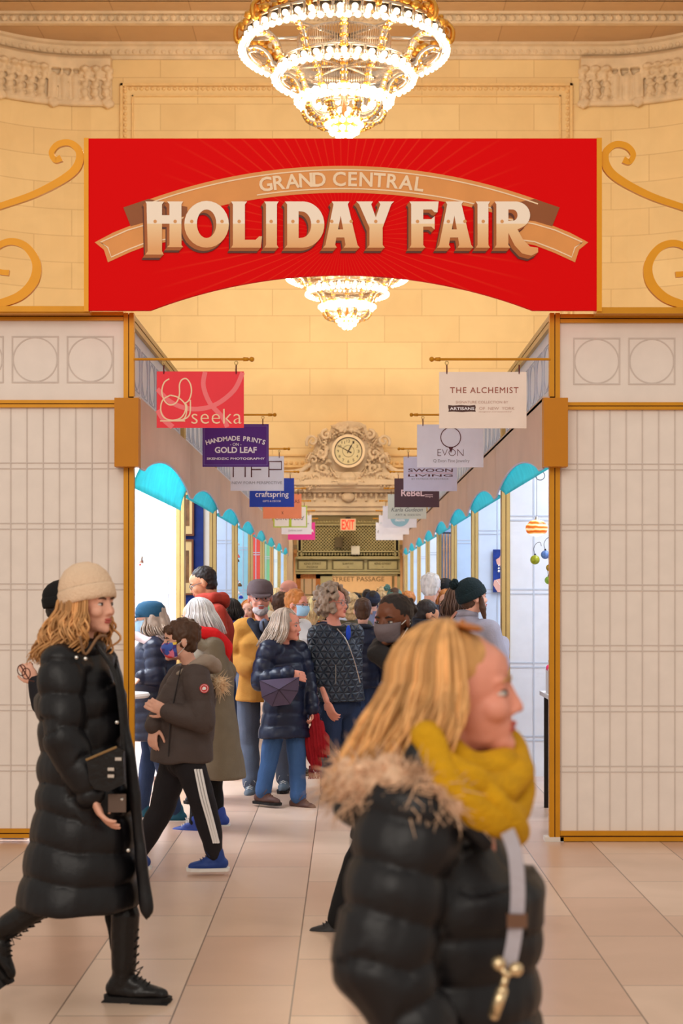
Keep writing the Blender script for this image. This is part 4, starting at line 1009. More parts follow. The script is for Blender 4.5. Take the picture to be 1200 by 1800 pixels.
def strands(g, M, n, L, rnd, under=1.0, *_, wav=.006, thick=.0035, drift=(0, 0, 0), az=(60, 300), root=.95, gap=.02, seg=10, curl=1.0, up=0.0):
    """hair strands from the parting over the skull, then hanging; az in degrees from the face direction"""
    drift = Vector(drift)
    for i in range(n):
        g.mi = 1 if rnd.random() < .4 else 0
        a = math.radians(rnd.uniform(*az)); ax, ay, az_ = .108*under, .090*under, .098*under
        off = rnd.uniform(0, gap); pts = []; zz0 = .035-.06*(under < 1)
        ph = rnd.uniform(0, 6.3); top = rnd.uniform(.3, 1.0)
        ml = L*rnd.uniform(.8, 1.05)
        for j in range(6):
            t = j/5*PI/2*.98; e = .15+ (PI/2-.15)*j/5
            r = math.sin(e); pts.append(Vector((-.02+(ax+off*.5)*r*math.cos(a), (ay+off*.5)*r*math.sin(a), zz0+(az_+off*.4)*math.cos(e))))
        W0 = [M @ p for p in pts]; p = W0[-1].copy(); c0 = M @ Vector((-.03, 0, -.1)); rad = Vector((p.x-c0.x, p.y-c0.y, 0)); rad = rad.normalized() if rad.length > 0 else Vector((1, 0, 0))
        tan = Vector((-rad.y, rad.x, 0))
        for j in range(1, seg+1):
            u = j/seg; f = ml*u
            w_ = wav*math.sin(ph+f*38*curl)*min(1, u*3); w2 = wav*math.cos(ph*1.7+f*38*curl)*min(1, u*3)
            W0.append(p+Vector((0, 0, -f))+drift*u*u*ml+rad*(w_+.01*math.sin(PI*u)*2+.03*u*off/gap if gap else 0)+tan*w2)
        k = len(W0); g.tube(W0, [thick*(.6+.5*math.sin(PI*min(1, (q_+1)/k)))*(1 if q_ < k-2 else .5) for q_ in range(k)], 4)

def person(name, label, d, x, H, face, head=None, hyaw=None, pitch=0, roll=0, skin='fair', J={}, L={}, hs=1.0, fem=True, vox=.008, top=None, legs=None, shoes=None, hands=(), hair=None, extras=None, group=None, hat=None, mask=None, glasses=None, brows='brown', collar=None, scarf=None, hood=None, bodyfrac=1.0, lips=True):
    s = H/1.7; X0 = (x-CX)/F*d; fr = Vector((math.cos(math.radians(face)), math.sin(math.radians(face)), 0)); lf = Vector((-fr.y, fr.x, 0)); B = Vector((X0, d, 0))
    def loc(a, b, c): return B+fr*a*s+lf*b*s+Vector((0, 0, c*s))
    sw = .165 if fem else .19
    D = dict(pel=loc(0, 0, .93), chest=loc(0, 0, 1.27), neck=loc(-.01, 0, 1.43), hipL=loc(0, .085, .9), hipR=loc(0, -.085, .9), knL=loc(.02, .1, .49), knR=loc(.02, -.1, .49), anL=loc(-.02, .11, .09), anR=loc(-.02, -.11, .09),
             shL=loc(-.01, sw, 1.375), shR=loc(-.01, -sw, 1.375), elL=loc(-.04, sw+.05, 1.12), elR=loc(-.04, -sw-.05, 1.12), wrL=loc(.05, sw+.05, .9), wrR=loc(.05, -sw-.05, .9))
    for k, v in L.items(): D[k] = loc(*v)
    for k, v in J.items(): D[k] = P(v[0], v[1], d+(v[2] if len(v) > 2 else 0))
    hc = P(head[0], head[1], d+(head[2] if head and len(head) > 2 else 0)) if head else loc(.03, 0, 1.585)
    hyaw = face if hyaw is None else hyaw
    M = headM(hc, hyaw, pitch, roll, hs)
    t = empty(name, (X0, d, 0), label, 'person', group)
    R = {}
    # body: one continuous surface
    g = G(); head_prims(g, M, fem=fem)
    nb = D['neck']; nt_ = M @ Vector((-.028, 0, -.07)); g.chain([nt_, (nt_+nb)/2, nb, nb+Vector((0, 0, -.06))], [.052*hs, .05*s, .056*s, .06*s])
    c = D['chest']; pe = D['pel']; Rf = Matrix.Rotation(math.radians(face), 3, 'Z')
    g.ell(c+Vector((0, 0, .03)), (.10*s, .14*s, .15*s), 2, Rf); g.ell((c+pe)/2, (.08*s, .10*s, .17*s), 2, Rf); g.ell(pe, (.085*s, .11*s, .09*s), 2, Rf)
    for q_ in 'LR':
        g.chain([nb+Vector((0, 0, -.05)), D['sh'+q_], D['el'+q_], D['wr'+q_]], [.05*s, .042*s, .034*s, .024*s])
        g.chain([pe, D['hip'+q_], D['kn'+q_], D['an'+q_]], [.07*s, .06*s, .04*s, .028*s])
        g.ell(D['an'+q_], .028*s, 1)
    for h in hands:
        q_ = h['s']; hand_prims(g, D['wr'+q_], h['d'], h['n'], h.get('t', 1), h.get('curl', .5), s*h.get('k', 1.0))
    me = remesh(g, vox, 2); place(me, 'body', SK[skin], t)
    # face details
    g = G(); g.M = M
    for q_ in (1, -1):
        g2 = G(); g2.M = M; g2.mi = 0; g2.ell((.0735, q_*.032, .002), (.0125, .0135, .0062), 2); g2.mi = 1; g2.ell((.0832, q_*.0325, .002), (.0042, .0058, .0058), 2); g2.ell((.0775, q_*.032, .0082), (.0105, .0152, .0026), 1)
        g2.build('eye', [EYEW, IRIS], t, smooth=True)
        g2 = G(); g2.M = M; g2.chain([(.090, q_*.018, .024), (.089, q_*.034, .029), (.078, q_*.048, .024)], [.0035, .0042, .0025], 6, 1); g2.build('eyebrow', HAIR[brows], t, smooth=True)
    if lips and not mask:
        g = G(); g.M = M; g.ell((.0925, 0, -.0565), (.007, .023, .0055), 2); g.ell((.0895, 0, -.0665), (.0075, .020, .0065), 2); g.build('lips', LIPD if skin == 'dark' else LIPM, t, smooth=True)
    # garments
    if top:
        bk = top.get('bulk', 1.0)*s; hz = top['hem']*s; fl = top.get('flare', 1.0); hemc = top.get('hemc'); 
        hem = P(hemc[0], hemc[1], d+(hemc[2] if len(hemc) > 2 else 0)) if hemc else Vector((pe.x, pe.y, hz))
        shm = (D['shL']+D['shR'])/2; tw = top.get('thick', 1.0)
        shw = (D['shL']-D['shR']).length/2/s
        spec = []
        if hem.z < pe.z-.12: spec += [(hem, .205*fl, .16*fl), (hem.lerp(pe, .5), .195*(fl+1)/2, .155*(fl+1)/2), (pe, .188, .148)]
        else: spec += [(hem, .186*fl, .146*fl)]
        spec += [(pe.lerp(c, .55) if hem.z < pe.z+.05 else hem.lerp(c, .5), .168, .135), (c, .178, .145), (shm+Vector((0, 0, -.05)), max(.15, shw), .12), (shm+Vector((0, 0, .015)), .11, .085), (nb+Vector((0, 0, .01)), .072, .07)]
        lat = (D['shL']-D['shR']); lat.z = 0; lat = lat.normalized() if lat.length > .02 else lf; fw = Vector((lat.y, -lat.x, 0))
        g = G(); rings = []
        for p, w_, th_ in spec: rings.append([tuple(p+lat*w_*bk*math.cos(2*PI*i/28)+fw*th_*bk*tw*math.sin(2*PI*i/28)) for i in range(28)])
        g.loft(rings)
        sr = top.get('sleeve', (.075, .066, .052)); chs = [dict(p=[r_[0] for r_ in spec], r=[.17*bk]*9)]
        cut = top.get('cut', {})
        for q_ in 'LR':
            a, b, e_ = D['sh'+q_], D['el'+q_], D['wr'+q_]; k = cut.get(q_, 1.0)
            if k < .999: e_ = b.lerp(e_, k)
            rr = [v*bk for v in sr]
            g.chain([a.lerp(shm, .35), a, a.lerp(b, .5), b, b.lerp(e_, .5), e_], [rr[0]*1.05, rr[0], rr[0]*.97, rr[1], (rr[1]+rr[2])/2, rr[2]], 14)
            chs.append(dict(p=[a, b, e_], r=[rr[0], rr[0], rr[1]]))
        disp = arc_len_disp(chs, *top['quilt']) if top.get('quilt') else None
        me = remesh(g, max(vox, top.get('vox', .011)), 3, disp, top.get('wr', .008), top.get('ws', 11)); gobj = place(me, top.get('name', 'coat'), top['mat'], t); R['top'] = gobj
        R['chains'] = chs
    if legs:
        for q_ in 'LR':
            lr = legs.get('r', (.088, .064, .052)); g = G(); a, b, e_ = D['hip'+q_], D['kn'+q_], D['an'+q_]
            g.chain([pe.lerp(a, .4), a, a.lerp(b, .5), b, b.lerp(e_, .35), e_.lerp(b, legs.get('up', .02))], [lr[0]*s, lr[0]*s, (lr[0]*.6+lr[1]*.4)*s, lr[1]*s, lr[1]*s*.98, lr[2]*s], 14)
            g.ell(pe.lerp(a, .25), (.115*s, .14*s, .12*s), 2, Rf); me = remesh(g, max(vox, .011), 2, None, .006, 16); place(me, legs.get('name', 'trouser_leg'), legs['mat'], t)
    if shoes:
        for q_ in 'LR':
            shoe(t, D['an'+q_], shoes.get('dir'+q_, fr), s*shoes.get('k', 1.0), shoes.get('mat', LEA), shoes.get('sole', SOLEB), shoes.get('shaft', 0), shoes.get('lace'), shoes.get('pitch'+q_, 0), shoes.get('name', 'shoe'), D['kn'+q_])
    if collar:
        g = G(); cz, cr, ct, cm = collar; n = 20
        pts = [nb+Vector((0, 0, cz))+fr*cr*math.cos(a)*.95+lf*cr*math.sin(a)+Vector((0, 0, -.012*math.cos(a))) for a in [2*PI*i/n for i in range(n)]]
        g.chain(pts+[pts[0]], ct, 8, 1); me = remesh(g, max(vox, .008), 2, None, .004, 20); place(me, 'collar', cm, t)
    if scarf:
        for (pts, rad, m_, nm, wr_) in scarf:
            g = G(); g.chain(pts, rad, 10, 2); me = remesh(g, max(vox, .008), 2, None, wr_, 14); place(me, nm, m_, t)
    # hair
    if hair: do_hair(t, M, hair, vox, s)
    if hat: hat(t, M)
    if mask:
        g = G(); prof = []
        n = 18
        for i in range(9):
            v = i/8; z = -.006-.092*v; row = []
            bulge = .121-.03*abs(v-.35)**1.2*2
            for j in range(n+1):
                u = (j/n-.5)*2; a = u*1.35
                row.append((.012+(bulge-.012)*math.cos(a)**.85 if abs(a) < 1.5 else .012, (.073-.012*v)*math.sin(a), z+.008*abs(u)))
            prof.append(row)
        th = []
        for row in prof: th.append(row+[(p[0]-.003, p[1]*.97, p[2]) for p in row[::-1]])
        g.M = M; g.loft(th); g.build('face_mask', mask, t, smooth=True)
        g = G(); g.M = M
        for q_ in (1, -1): g.tube([(.03, q_*.067, -.012), (0, q_*.082, .012), (-.022, q_*.085, .004)], .0018, 5); g.tube([(.03, q_*.062, -.075), (-.008, q_*.075, -.035), (-.022, q_*.085, -.01)], .0018, 5)
        g.build('ear_loop', SOLE, t)
    if glasses:
        g = G(); g.M = M
        for q_ in (1, -1):
            g.tube([(.1-.012*abs(math.cos(a)) if q_*math.cos(a) > 0 else .1, q_*.033+.023*math.cos(a), .002+.018*math.sin(a)) for a in [i*PI/8 for i in range(17)]], .0022, 5)
            g.tube([(.093, q_*.056, .006), (.04, q_*.077, .01), (-.012, q_*.083, .008)], .0022, 5)
        g.tube([(.1, .011, .004), (.106, 0, .007), (.1, -.011, .004)], .002, 5); g.build('glasses', glasses, t)
    if extras: extras(t, M, D, s, fr, lf, R)
    return t
def shoe(t, an, dr, s, m_, sole, shaft, lace, pitch, nm, kn):
    dr = Vector((dr[0], dr[1], 0)).normalized(); sd = Vector((-dr.y, dr.x, 0)); up = Vector((0, 0, 1))
    R = Matrix((dr, sd, up)).transposed().to_4x4(); M = Matrix.Translation(an) @ R @ Matrix.Rotation(math.radians(pitch), 4, 'Y') @ Matrix.Scale(s, 4)
    g = G(); g.M = M
    g.chain([(-.045, 0, -.045), (.02, 0, -.05), (.085, 0, -.058), (.135, .0, -.064)], [.036, .037, .034, .026], 12)
    g.ell((.05, 0, -.055), (.11, .042, .028), 2); g.ell((.035, 0, -.03), (.065, .037, .033), 2, Matrix.Rotation(.35, 3, 'Y')); g.chain([(-.02, 0, -.02), (-.01, 0, .02)], [.04, .042], 12)
    if shaft: g.chain([(-.01, 0, .03), (-.005, 0, .03+shaft)], [.046, .055], 14); g.ell((-.035, 0, -.03), (.035, .04, .04))
    me = remesh(g, .007, 2); ob = place(me, nm, m_, t)
    g = G(); g.M = M; out = [(-.085, .0), (-.075, .032), (-.03, .036), (.03, .036), (.09, .044), (.14, .036), (.168, .012), (.168, -.012), (.14, -.036), (.09, -.044), (.03, -.036), (-.03, -.036), (-.075, -.032)]
    g.loft([[(x_, y_, -.09) for x_, y_ in out], [(x_*1.02, y_*1.04, -.07) for x_, y_ in out]][::-1])
    if shaft:
        g.box((-.085, -.036, -.118), (-.01, .036, -.088)); g.box((.025, -.043, -.116), (.165, .043, -.088))
    g.build('sole', sole, ob)
    if lace:
        g = G(); g.M = M
        for i in range(5+(5 if shaft else 0)):
            f_ = i/4
            if i < 5: c_ = Vector((.085-.062*f_, 0, -.024+.038*f_))
            else: c_ = Vector((.043, 0, .02+(i-4)*.03))
            g.tube([c_+Vector((-.004, .02, -.006)), c_+Vector((.004, 0, .006)), c_+Vector((-.004, -.02, -.006))], .0028, 5)
        g.tube([(.03, 0, .02), (.055, .03, .03), (.03, .045, .0)], .002, 5); g.tube([(.03, 0, .02), (.06, -.03, .025), (.04, -.045, -.01)], .002, 5)
        g.build('laces', lace, ob)
def do_hair(t, M, h, vox, s):
    kind = h['k']; m_ = HAIR[h['c']]; rnd = random.Random(h.get('seed', 1)); g = G(); g.M = M
    if kind in ('short', 'crop'):
        o = .0 if kind == 'crop' else .008
        g.ell((-.026, 0, .043), (.100+o, .081+o, .089+o), 3); g.ell((-.05, 0, -.015), (.062, .072, .07), 2)
        if kind == 'short':
            for i in range(34):
                a = rnd.uniform(0, 6.3); e = rnd.uniform(.1, 1.25); g.ell((-.026+.1*math.sin(e)*math.cos(a), .082*math.sin(e)*math.sin(a), .045+.09*math.cos(e)), (.022, .022, .016), 1)
        if h.get('fringe'): 
            for i in range(12): g.ell((.07+rnd.uniform(-.01, .012), -.055+.01*i, .075+rnd.uniform(-.012, .01)), (.024, .02, .02), 1)
        me = remesh(g, max(.006, vox*.8), 1, None, .006, 60); place(me, 'hair', m_, t)
    elif kind == 'curly':
        g.ell((-.03, 0, .04), (.10, .092, .09), 2); g.ell((-.055, 0, -.03), (.06, .085, .085), 2)
        for i in range(h.get('n', 130)):
            a = rnd.uniform(.55, 2*PI-.55); e = rnd.uniform(.0, 2.35); r = rnd.uniform(1.0, 1.16)*h.get('vol', 1.0)
            if e < .7: a = rnd.uniform(0, 2*PI)
            g.ell((-.03+.108*r*math.sin(e)*math.cos(a), .1*r*math.sin(e)*math.sin(a), .03+.105*r*math.cos(e)), rnd.uniform(.018, .028), 1)
        me = remesh(g, max(.0065, vox*.7), 1, None, .008, 55); place(me, 'hair', m_, t)
    elif kind in ('long', 'bob'):
        g.ell((-.028, 0, .042), (.103, .086, .093), 3)
        Lh = h.get('L', .3)*s
        lc = m_.node_tree.nodes['Color Ramp'].color_ramp.elements[1].color; m2 = MATS.get(m_.name+'_streak')
        if m2 is None:
            m2 = m_.copy(); m2.name = m_.name+'_streak'; MATS[m2.name] = m2
            for e_ in m2.node_tree.nodes['Color Ramp'].color_ramp.elements: e_.color = tuple(min(1, v*h.get('light', 1.45)+.02) for v in e_.color[:3])+(1,)
        g.M = None
        dr = Vector(h.get('drift', (0, 0, 0))); b0 = M @ Vector((-.06, 0, 0)); p = [b0+Vector((0, 0, -Lh*u*.9))+dr*u*u*Lh for u in (0, .3, .6, 1)]
        g.chain(p, [.078, .074, .066, .04] if kind == 'long' else [.082, .085, .08, .06], 12)
        for q_ in (1, -1):
            b1 = M @ Vector((-.02, q_*.072, .02)); p = [b1+Vector((0, 0, -Lh*u*.85))+dr*u*u*Lh for u in (0, .35, .7, 1)]; g.chain(p, [.032, .036, .034, .02], 10)
        me = remesh(g, max(.008, vox*.8), 2, None, .008, 30); hb = place(me, 'hair', m_, t)
        g = G(); strands(g, M, h.get('n', 160), Lh, rnd, h.get('under', 1.0), wav=h.get('wav', .005), thick=h.get('th', .004), drift=dr, az=h.get('az', (50, 310)), gap=h.get('gap', .02), seg=h.get('seg', 9), curl=h.get('curl', 1))
        g.build('hair_strands', [m_, m2], hb, smooth=True)
    elif kind == 'bun':
        g.ell((-.026, 0, .043), (.103, .083, .091), 3); g.ell((-.12, 0, .05), (.05, .055, .05), 2); g.ell((-.05, 0, -.01), (.06, .07, .06))
        for i in range(30): a = rnd.uniform(0, 6.3); e = rnd.uniform(0, 3); g.ell((-.12+.05*math.sin(e)*math.cos(a), .052*math.sin(e)*math.sin(a), .05+.05*math.cos(e)), .015, 1)
        me = remesh(g, .007, 1, None, .005, 60); place(me, 'hair', m_, t)
    elif kind == 'fringe':   # balding: hair on the sides and back only
        g.ell((-.05, 0, .0), (.066, .082, .055), 2); me = remesh(g, .007, 1, None, .004, 60); place(me, 'hair', m_, t)
def beanie(m_, fold=True, pom=None, tall=.0, low=.03, tilt=-.18, big=1.0):
    def f(t, M):
        g = G(); g.M = M @ Matrix.Translation((-.012, 0, low)) @ Matrix.Rotation(tilt, 4, 'Y'); n = 28; rings = []
        pr = [(1.05, -.01), (1.08, .03), (1.05, .06), (.93, .085+tall*.4), (.68, .108+tall*.8), (.35, .122+tall), (.03, .126+tall)]
        for r, z in pr: rings.append([((.101*r*math.cos(2*PI*i/n)-tall*.25*max(0, z-.05)/.1)*big, .088*r*math.sin(2*PI*i/n)*big, z*big) for i in range(n)])
        g.loft(rings); ob = g.build('knit_hat', m_, t, smooth=True)
        if fold:
            g = G(); g.M = M @ Matrix.Translation((-.012, 0, low)) @ Matrix.Rotation(tilt, 4, 'Y')
            g.loft([[(.101*r*big*math.cos(2*PI*i/n), .088*r*big*math.sin(2*PI*i/n), z*big) for i in range(n)] for r, z in [(1.1, -.014), (1.14, 0), (1.13, .035), (1.07, .045), (1.04, .04), (1.04, -.01)]]); g.build('hat_fold', m_, ob, smooth=True)
        if pom:
            g = G(); rnd = random.Random(5); c = Vector(pom)
            g.ell(c, .036, 2)
            for i in range(60): v = Vector((rnd.gauss(0, 1), rnd.gauss(0, 1), rnd.gauss(0, 1))).normalized(); g.ell(c+v*.034, .011, 1)
            g.M = M; 
            g2 = G(); g2.M = M; g2.v = []; 
            for v_, in [(x,) for x in g.v]: pass
            g.v = [v_ @ np.array(M.to_3x3()).T+np.array(M.translation) for v_ in g.v]; g.build('pompom', m_, ob, smooth=True)
    return f
def cap(m_, brim=.075, flat=False):
    def f(t, M):
        g = G(); MM = M @ Matrix.Translation((-.012, 0, .035)); g.M = MM; n = 24
        g.loft([[(.103*r*math.cos(2*PI*i/n), .09*r*math.sin(2*PI*i/n), z) for i in range(n)] for r, z in [(1.03, -.012), (1.05, .02), (1.0, .055), (.8, .085), (.45, .1), (.03, .104)]]); ob = g.build('cap_crown', m_, t, smooth=True)
        g = G(); g.M = MM; o = [(.08, -.078)]+[(.09+brim*math.cos(a)*1.0, .07*math.sin(a)) for a in [(-PI/2+PI*i/12) for i in range(13)]]+[(.08, .078)]
        g.loft([[(x_, y_, -.010-.42*(x_-.08)+.02-3.0*y_*y_) for x_, y_ in o], [(x_, y_, .001-.42*(x_-.08)+.02-3.0*y_*y_) for x_, y_ in o]]); g.build('brim', m_, ob, smooth=False)
    return f
def furtufts(g, pts, rad, n, rnd, L=.035, th=.004):
    for i in range(n):
        k = rnd.uniform(0, len(pts)-1.001); a = int(k); p = Vector(pts[a]).lerp(Vector(pts[a+1]), k-a); r = rad[a]+(rad[a+1]-rad[a])*(k-a)
        v = Vector((rnd.gauss(0, 1), rnd.gauss(0, 1), rnd.gauss(0, 1))).normalized(); q0 = p+v*r*.9; w_ = Vector((rnd.gauss(0, 1), rnd.gauss(0, 1), rnd.gauss(0, 1)-.6))*.012
        g.tube([q0, q0+v*L*.5+w_*.5, q0+v*L+w_*1.6], [th, th*.7, th*.15], 4)
MET = mat('chrome_metal', (210, 206, 200), .2, .9)

# --- woman walking at left, black full-length puffer, beige knit hat
def w1x(t, M, D, s, fr, lf, R):
    d = 6.06
    g = G(); pts = [P(140, 1118, d-.16), P(150, 1150, d-.15), P(172, 1120, d-.12), P(186, 1118, d-.05)]; pts = spline([tuple(p) for p in pts], 5); g.tube(pts, .006, 6); g.build('drawcord', mat('cord_brown', (130, 96, 66), .5), t, smooth=True)
    for px, py in ((134, 1156), (150, 1158), (190, 1164), (205, 1270), (213, 1340), (225, 1495)):
        g = G(); p = P(px, py, d-.19 if px < 180 else d-.17); g.ell(p, (.008, .004, .008), 2); g.build('snap_button', MET, t, smooth=True)
    # grey cuff of the jumper
    w = D['wrR']; e = D['elR']; v = (w-e).normalized(); g = G(); g.chain([w-v*.05, w-v*.01], [.043, .046], 14); me = remesh(g, .006, 1, None, .003, 40); place(me, 'jumper_cuff', fabric('knit_pale_grey', (176, 166, 158)), t)
    # front placket flap of the coat, blown forward
    g = G(); out = [(205, 1150), (222, 1230), (236, 1330), (250, 1430), (262, 1540), (270, 1600), (258, 1620), (246, 1600), (236, 1500), (226, 1400), (214, 1290), (200, 1180)]
    a = [P(px, py, d-.13) for px, py in out]; b = [P(px, py, d-.02) for px, py in out]
    g.loft([[tuple(p) for p in a], [tuple(p) for p in b]]); me = remesh(g, .012, 3, None, .01, 9); place(me, 'coat_placket', BLACKP, t)
rnd = random.Random(11)
D1 = 6.06
person('walking_woman', 'woman in beige knit hat and long black puffer coat striding to the right', D1, 150, 1.71, -8, head=(158, 1062), hyaw=-28, pitch=-2, hs=1.0, skin='fair', vox=.0055,
  J=dict(neck=(138, 1135, .02), chest=(142, 1225, .02), pel=(150, 1385, .02), shR=(108, 1172, -.13), elR=(112, 1298, -.20), wrR=(158, 1392, -.20), shL=(172, 1172, .16), elL=(190, 1290, .22), wrL=(205, 1390, .2),
         hipR=(148, 1390, -.06), hipL=(152, 1390, .1), knL=(205, 1560, .05), anL=(222, 1716, .0), knR=(100, 1560, -.02), anR=(5, 1640, .0)),
  top=dict(mat=BLACKP, hem=.35, hemc=(138, 1592, .02), bulk=1.08, flare=1.22, thick=1.12, name='puffer_coat', quilt=(.125, .02, .4), vox=.010, sleeve=(.082, .074, .058), wr=.008),
  legs=dict(mat=BLKF, r=(.085, .06, .044), up=.1), shoes=dict(mat=LEA, sole=SOLEB, shaft=.2, lace=BLKF, k=1.06, pitchR=55, name='ankle_boot'),
  hands=[dict(s='R', d=(.45, -.1, -.9), n=(.9, .2, .3), t=-1, curl=.32, k=1.1)],
  hair=dict(k='long', c='honey', under=.86, L=.23, n=420, wav=.022, th=.0045, drift=(-.30, 0, .1), az=(68, 308), gap=.06, curl=1.1, seg=16, seed=4),
  hat=beanie(fabric('knit_beige', (226, 196, 166), .9, .05, .6), tall=.015, low=.020, tilt=-.26, fold=True, big=1.05), collar=(.0, .075, .042, BLACKP), extras=w1x)
# side curls at the front of her neck
# shoulder bag and phone she carries
t = empty('crossbody_bag', P(187, 1392, D1-.24), 'small black leather bag with metal clasps on the long black coat', 'bag')
g = G(); a = [P(px, py, D1-.27) for px, py in [(153, 1338), (205, 1316), (216, 1322), (218, 1378), (190, 1392), (166, 1388), (156, 1372)]]; b = [p+Vector((0, .06, 0)) for p in a]
g.loft([[tuple(p) for p in a], [tuple(p) for p in b]]); g.build('bag_body', LEA, t)
g = G(); a = [P(px, py, D1-.276) for px, py in [(151, 1336), (206, 1313), (217, 1320), (216, 1348), (180, 1366), (156, 1360)]]; b = [p+Vector((0, .006, 0)) for p in a]; g.loft([[tuple(p) for p in a], [tuple(p) for p in b]]); g.build('flap', LEA, t)
g = G(); g.tube([P(151, 1336, D1-.279), P(205, 1313, D1-.279)], .005, 6); g.build('trim_strip', mat('brass_trim', (150, 120, 80), .3, .6), t)
for px, py in ((195, 1352), (195, 1364), (208, 1334)):
    g = G(); p = P(px, py, D1-.283); g.box((p.x-.012, p.y-.004, p.z-.006), (p.x+.012, p.y+.002, p.z+.006)); g.build('clasp', MET, t)
g = G(); g.tube(spline([tuple(P(px, py, D1-dd)) for px, py, dd in ((216, 1320, .24), (212, 1250, .23), (200, 1180, .2), (170, 1135, .12))], 5), .009, 6); g.build('strap', LEA, t)
t = empty('phone', P(205, 1430, D1-.2), 'dark phone held low in the hand of the woman in the long black coat', 'phone')
g = G(); a, b = P(190, 1428, D1-.215), P(221, 1396, D1-.215); g.box((a.x, a.y, a.z), (b.x, a.y+.012, b.z)); g.build('phone_case', mat('phone_taupe', (96, 78, 68), .4), t)
g = G(); c = P(214, 1405, D1-.217); g.ell(c, (.007, .004, .007), 1); g.build('camera_lens', MET, t)

# --- blonde woman in the foreground, mustard scarf
D2 = 3.0
FUR = hairmat('fur_tan', (214, 176, 144))
MUST = mat('mustard_knit', (202, 150, 14), .9, noise_=.1, nscale=18, bump=.7, bscale=70, stretch=(1, 1, 3))
def w2x(t, M, D, s, fr, lf, R):
    d = D2; rnd = random.Random(9)
    # cowl scarf: two thick loops
    for pts, rad in (([(762, 1330, -.13), (775, 1345, -.16), (805, 1365, -.175), (850, 1385, -.15), (893, 1380, -.08), (908, 1345, .0), (880, 1300, .1), (800, 1310, .10), (765, 1320, .0), (762, 1330, -.13)], .034),
                     ([(790, 1330, -.09), (830, 1352, -.10), (872, 1350, -.06), (885, 1330, .02), (850, 1310, .08), (800, 1310, .05), (790, 1330, -.09)], .034),
                     ([(752, 1300, -.15), (778, 1360, -.19), (818, 1412, -.2), (865, 1442, -.17), (905, 1432, -.09), (915, 1385, .0), (890, 1330, .08), (800, 1300, .12), (752, 1300, .0), (752, 1300, -.15)], .032),
                     ([(850, 1395, -.16), (880, 1430, -.155), (905, 1455, -.11)], .035)):
        q_ = spline([tuple(P(a, b, d+c)) for a, b, c in pts], 5); g = G(); g.chain(q_, rad, 12, 2); me = remesh(g, .0065, 3, None, .012, 16); place(me, 'cowl_scarf', MUST, t)
    # fur trimmed hood lying on the back
    pts = [P(a, b, d+c) for a, b, c in ((792, 1412, -.2), (755, 1392, -.2), (712, 1382, -.18), (665, 1378, -.13), (628, 1378, -.04), (612, 1372, .06), (645, 1352, .14))]
    rad = [.022, .034, .042, .05, .05, .046, .04]
    g = G(); g.chain(pts, rad, 10, 2); g.ell(P(665, 1392, d-.04), (.075, .09, .045), 2); me = remesh(g, .008, 2, None, .02, 30); fo = place(me, 'fur_trim', FUR, t)
    g = G(); furtufts(g, pts, rad, 2600, rnd, .018, .0024); g.build('fur_tufts', FUR, fo)
    g = G(); g.ell(P(690, 1400, d-.02), (.12, .13, .06), 2, Matrix.Rotation(-.2, 3, 'Y')); me = remesh(g, .01, 2, None, .01, 9); place(me, 'hood', BLACKP, t)
    # raised collar edge
    g = G(); g.chain([P(735, 1330, d-.15), P(790, 1400, d-.185), P(850, 1480, d-.18)], [.03, .034, .02], 10); me = remesh(g, .008, 2); place(me, 'collar', BLACKP, t)
    # sunglasses on the head
    g = G(); g.M = M; g.tube([(-.01, .085, .05), (.0, .07, .105), (.008, .0, .137), (.0, -.07, .105), (-.01, -.09, .05), (-.03, -.088, -.02)], .006, 6)
    for q_ in (1, -1): g.ell((.02, q_*.035, .128), (.028, .03, .006), 2, Matrix.Rotation(.3, 3, 'Y'))
    g.build('sunglasses', mat('tortoise_amber', (170, 96, 30), .15), t, smooth=True)
person('blonde_woman', 'blonde woman in mustard yellow cowl scarf passing in the near foreground', D2, 800, 1.64, 0, head=(812, 1222), hyaw=-8, pitch=3, hs=1.04, skin='pink', vox=.005,
  J=dict(neck=(795, 1368, .0), chest=(800, 1560, .0), pel=(800, 1880, .0), shR=(722, 1440, -.16), elR=(668, 1690, -.22), wrR=(760, 1860, -.24), shL=(800, 1440, .17), elL=(800, 1690, .24), wrL=(880, 1860, .22)),
  top=dict(mat=BLACKP, hem=.72, hemc=(790, 2010, 0), bulk=1.10, flare=1.0, thick=1.12, name='puffer_jacket', quilt=(.088, .017, .4), vox=.009, sleeve=(.092, .082, .06), wr=.012),
  legs=dict(mat=JEAND), shoes=dict(mat=LEA, shaft=.15), hands=[dict(s='R', d=(.6, 0, -.8), n=(0, 1, 0), t=-1, curl=.6), dict(s='L', d=(.6, 0, -.8), n=(0, -1, 0), t=1, curl=.6)],
  hair=dict(k='long', c='blonde', L=.235, n=620, wav=.006, th=.0035, drift=(-.40, 0, .06), az=(72, 288), gap=.035, seg=12, seed=8), brows='honey', extras=w2x)
t = empty('bag_strap', P(900, 1600, D2-.2), 'pale grey webbing bag strap with swivel clip on the foreground puffer jacket', 'strap')
def band(g, pts, w, th=.003):
    pts = spline([tuple(p) for p in pts], 6); r = []
    for i, p in enumerate(pts):
        a = Vector(pts[max(i-1, 0)]); b = Vector(pts[min(i+1, len(pts)-1)]); tn = (b-a).normalized(); sd = tn.cross(Vector((.25, 1, 0))).normalized()*w; nn = tn.cross(sd).normalized()*th
        p = Vector(p); r.append([tuple(p+sd+nn), tuple(p-sd+nn), tuple(p-sd-nn), tuple(p+sd-nn)])
    g.loft(r)
g = G(); band(g, [P(892, 1462, D2-.2), P(905, 1500, D2-.225), P(910, 1560, D2-.235), P(908, 1610, D2-.235), P(902, 1660, D2-.235), P(893, 1702, D2-.235)], .013); g.build('webbing', mat('webbing_grey', (170, 164, 172), .7, bump=.3), t)
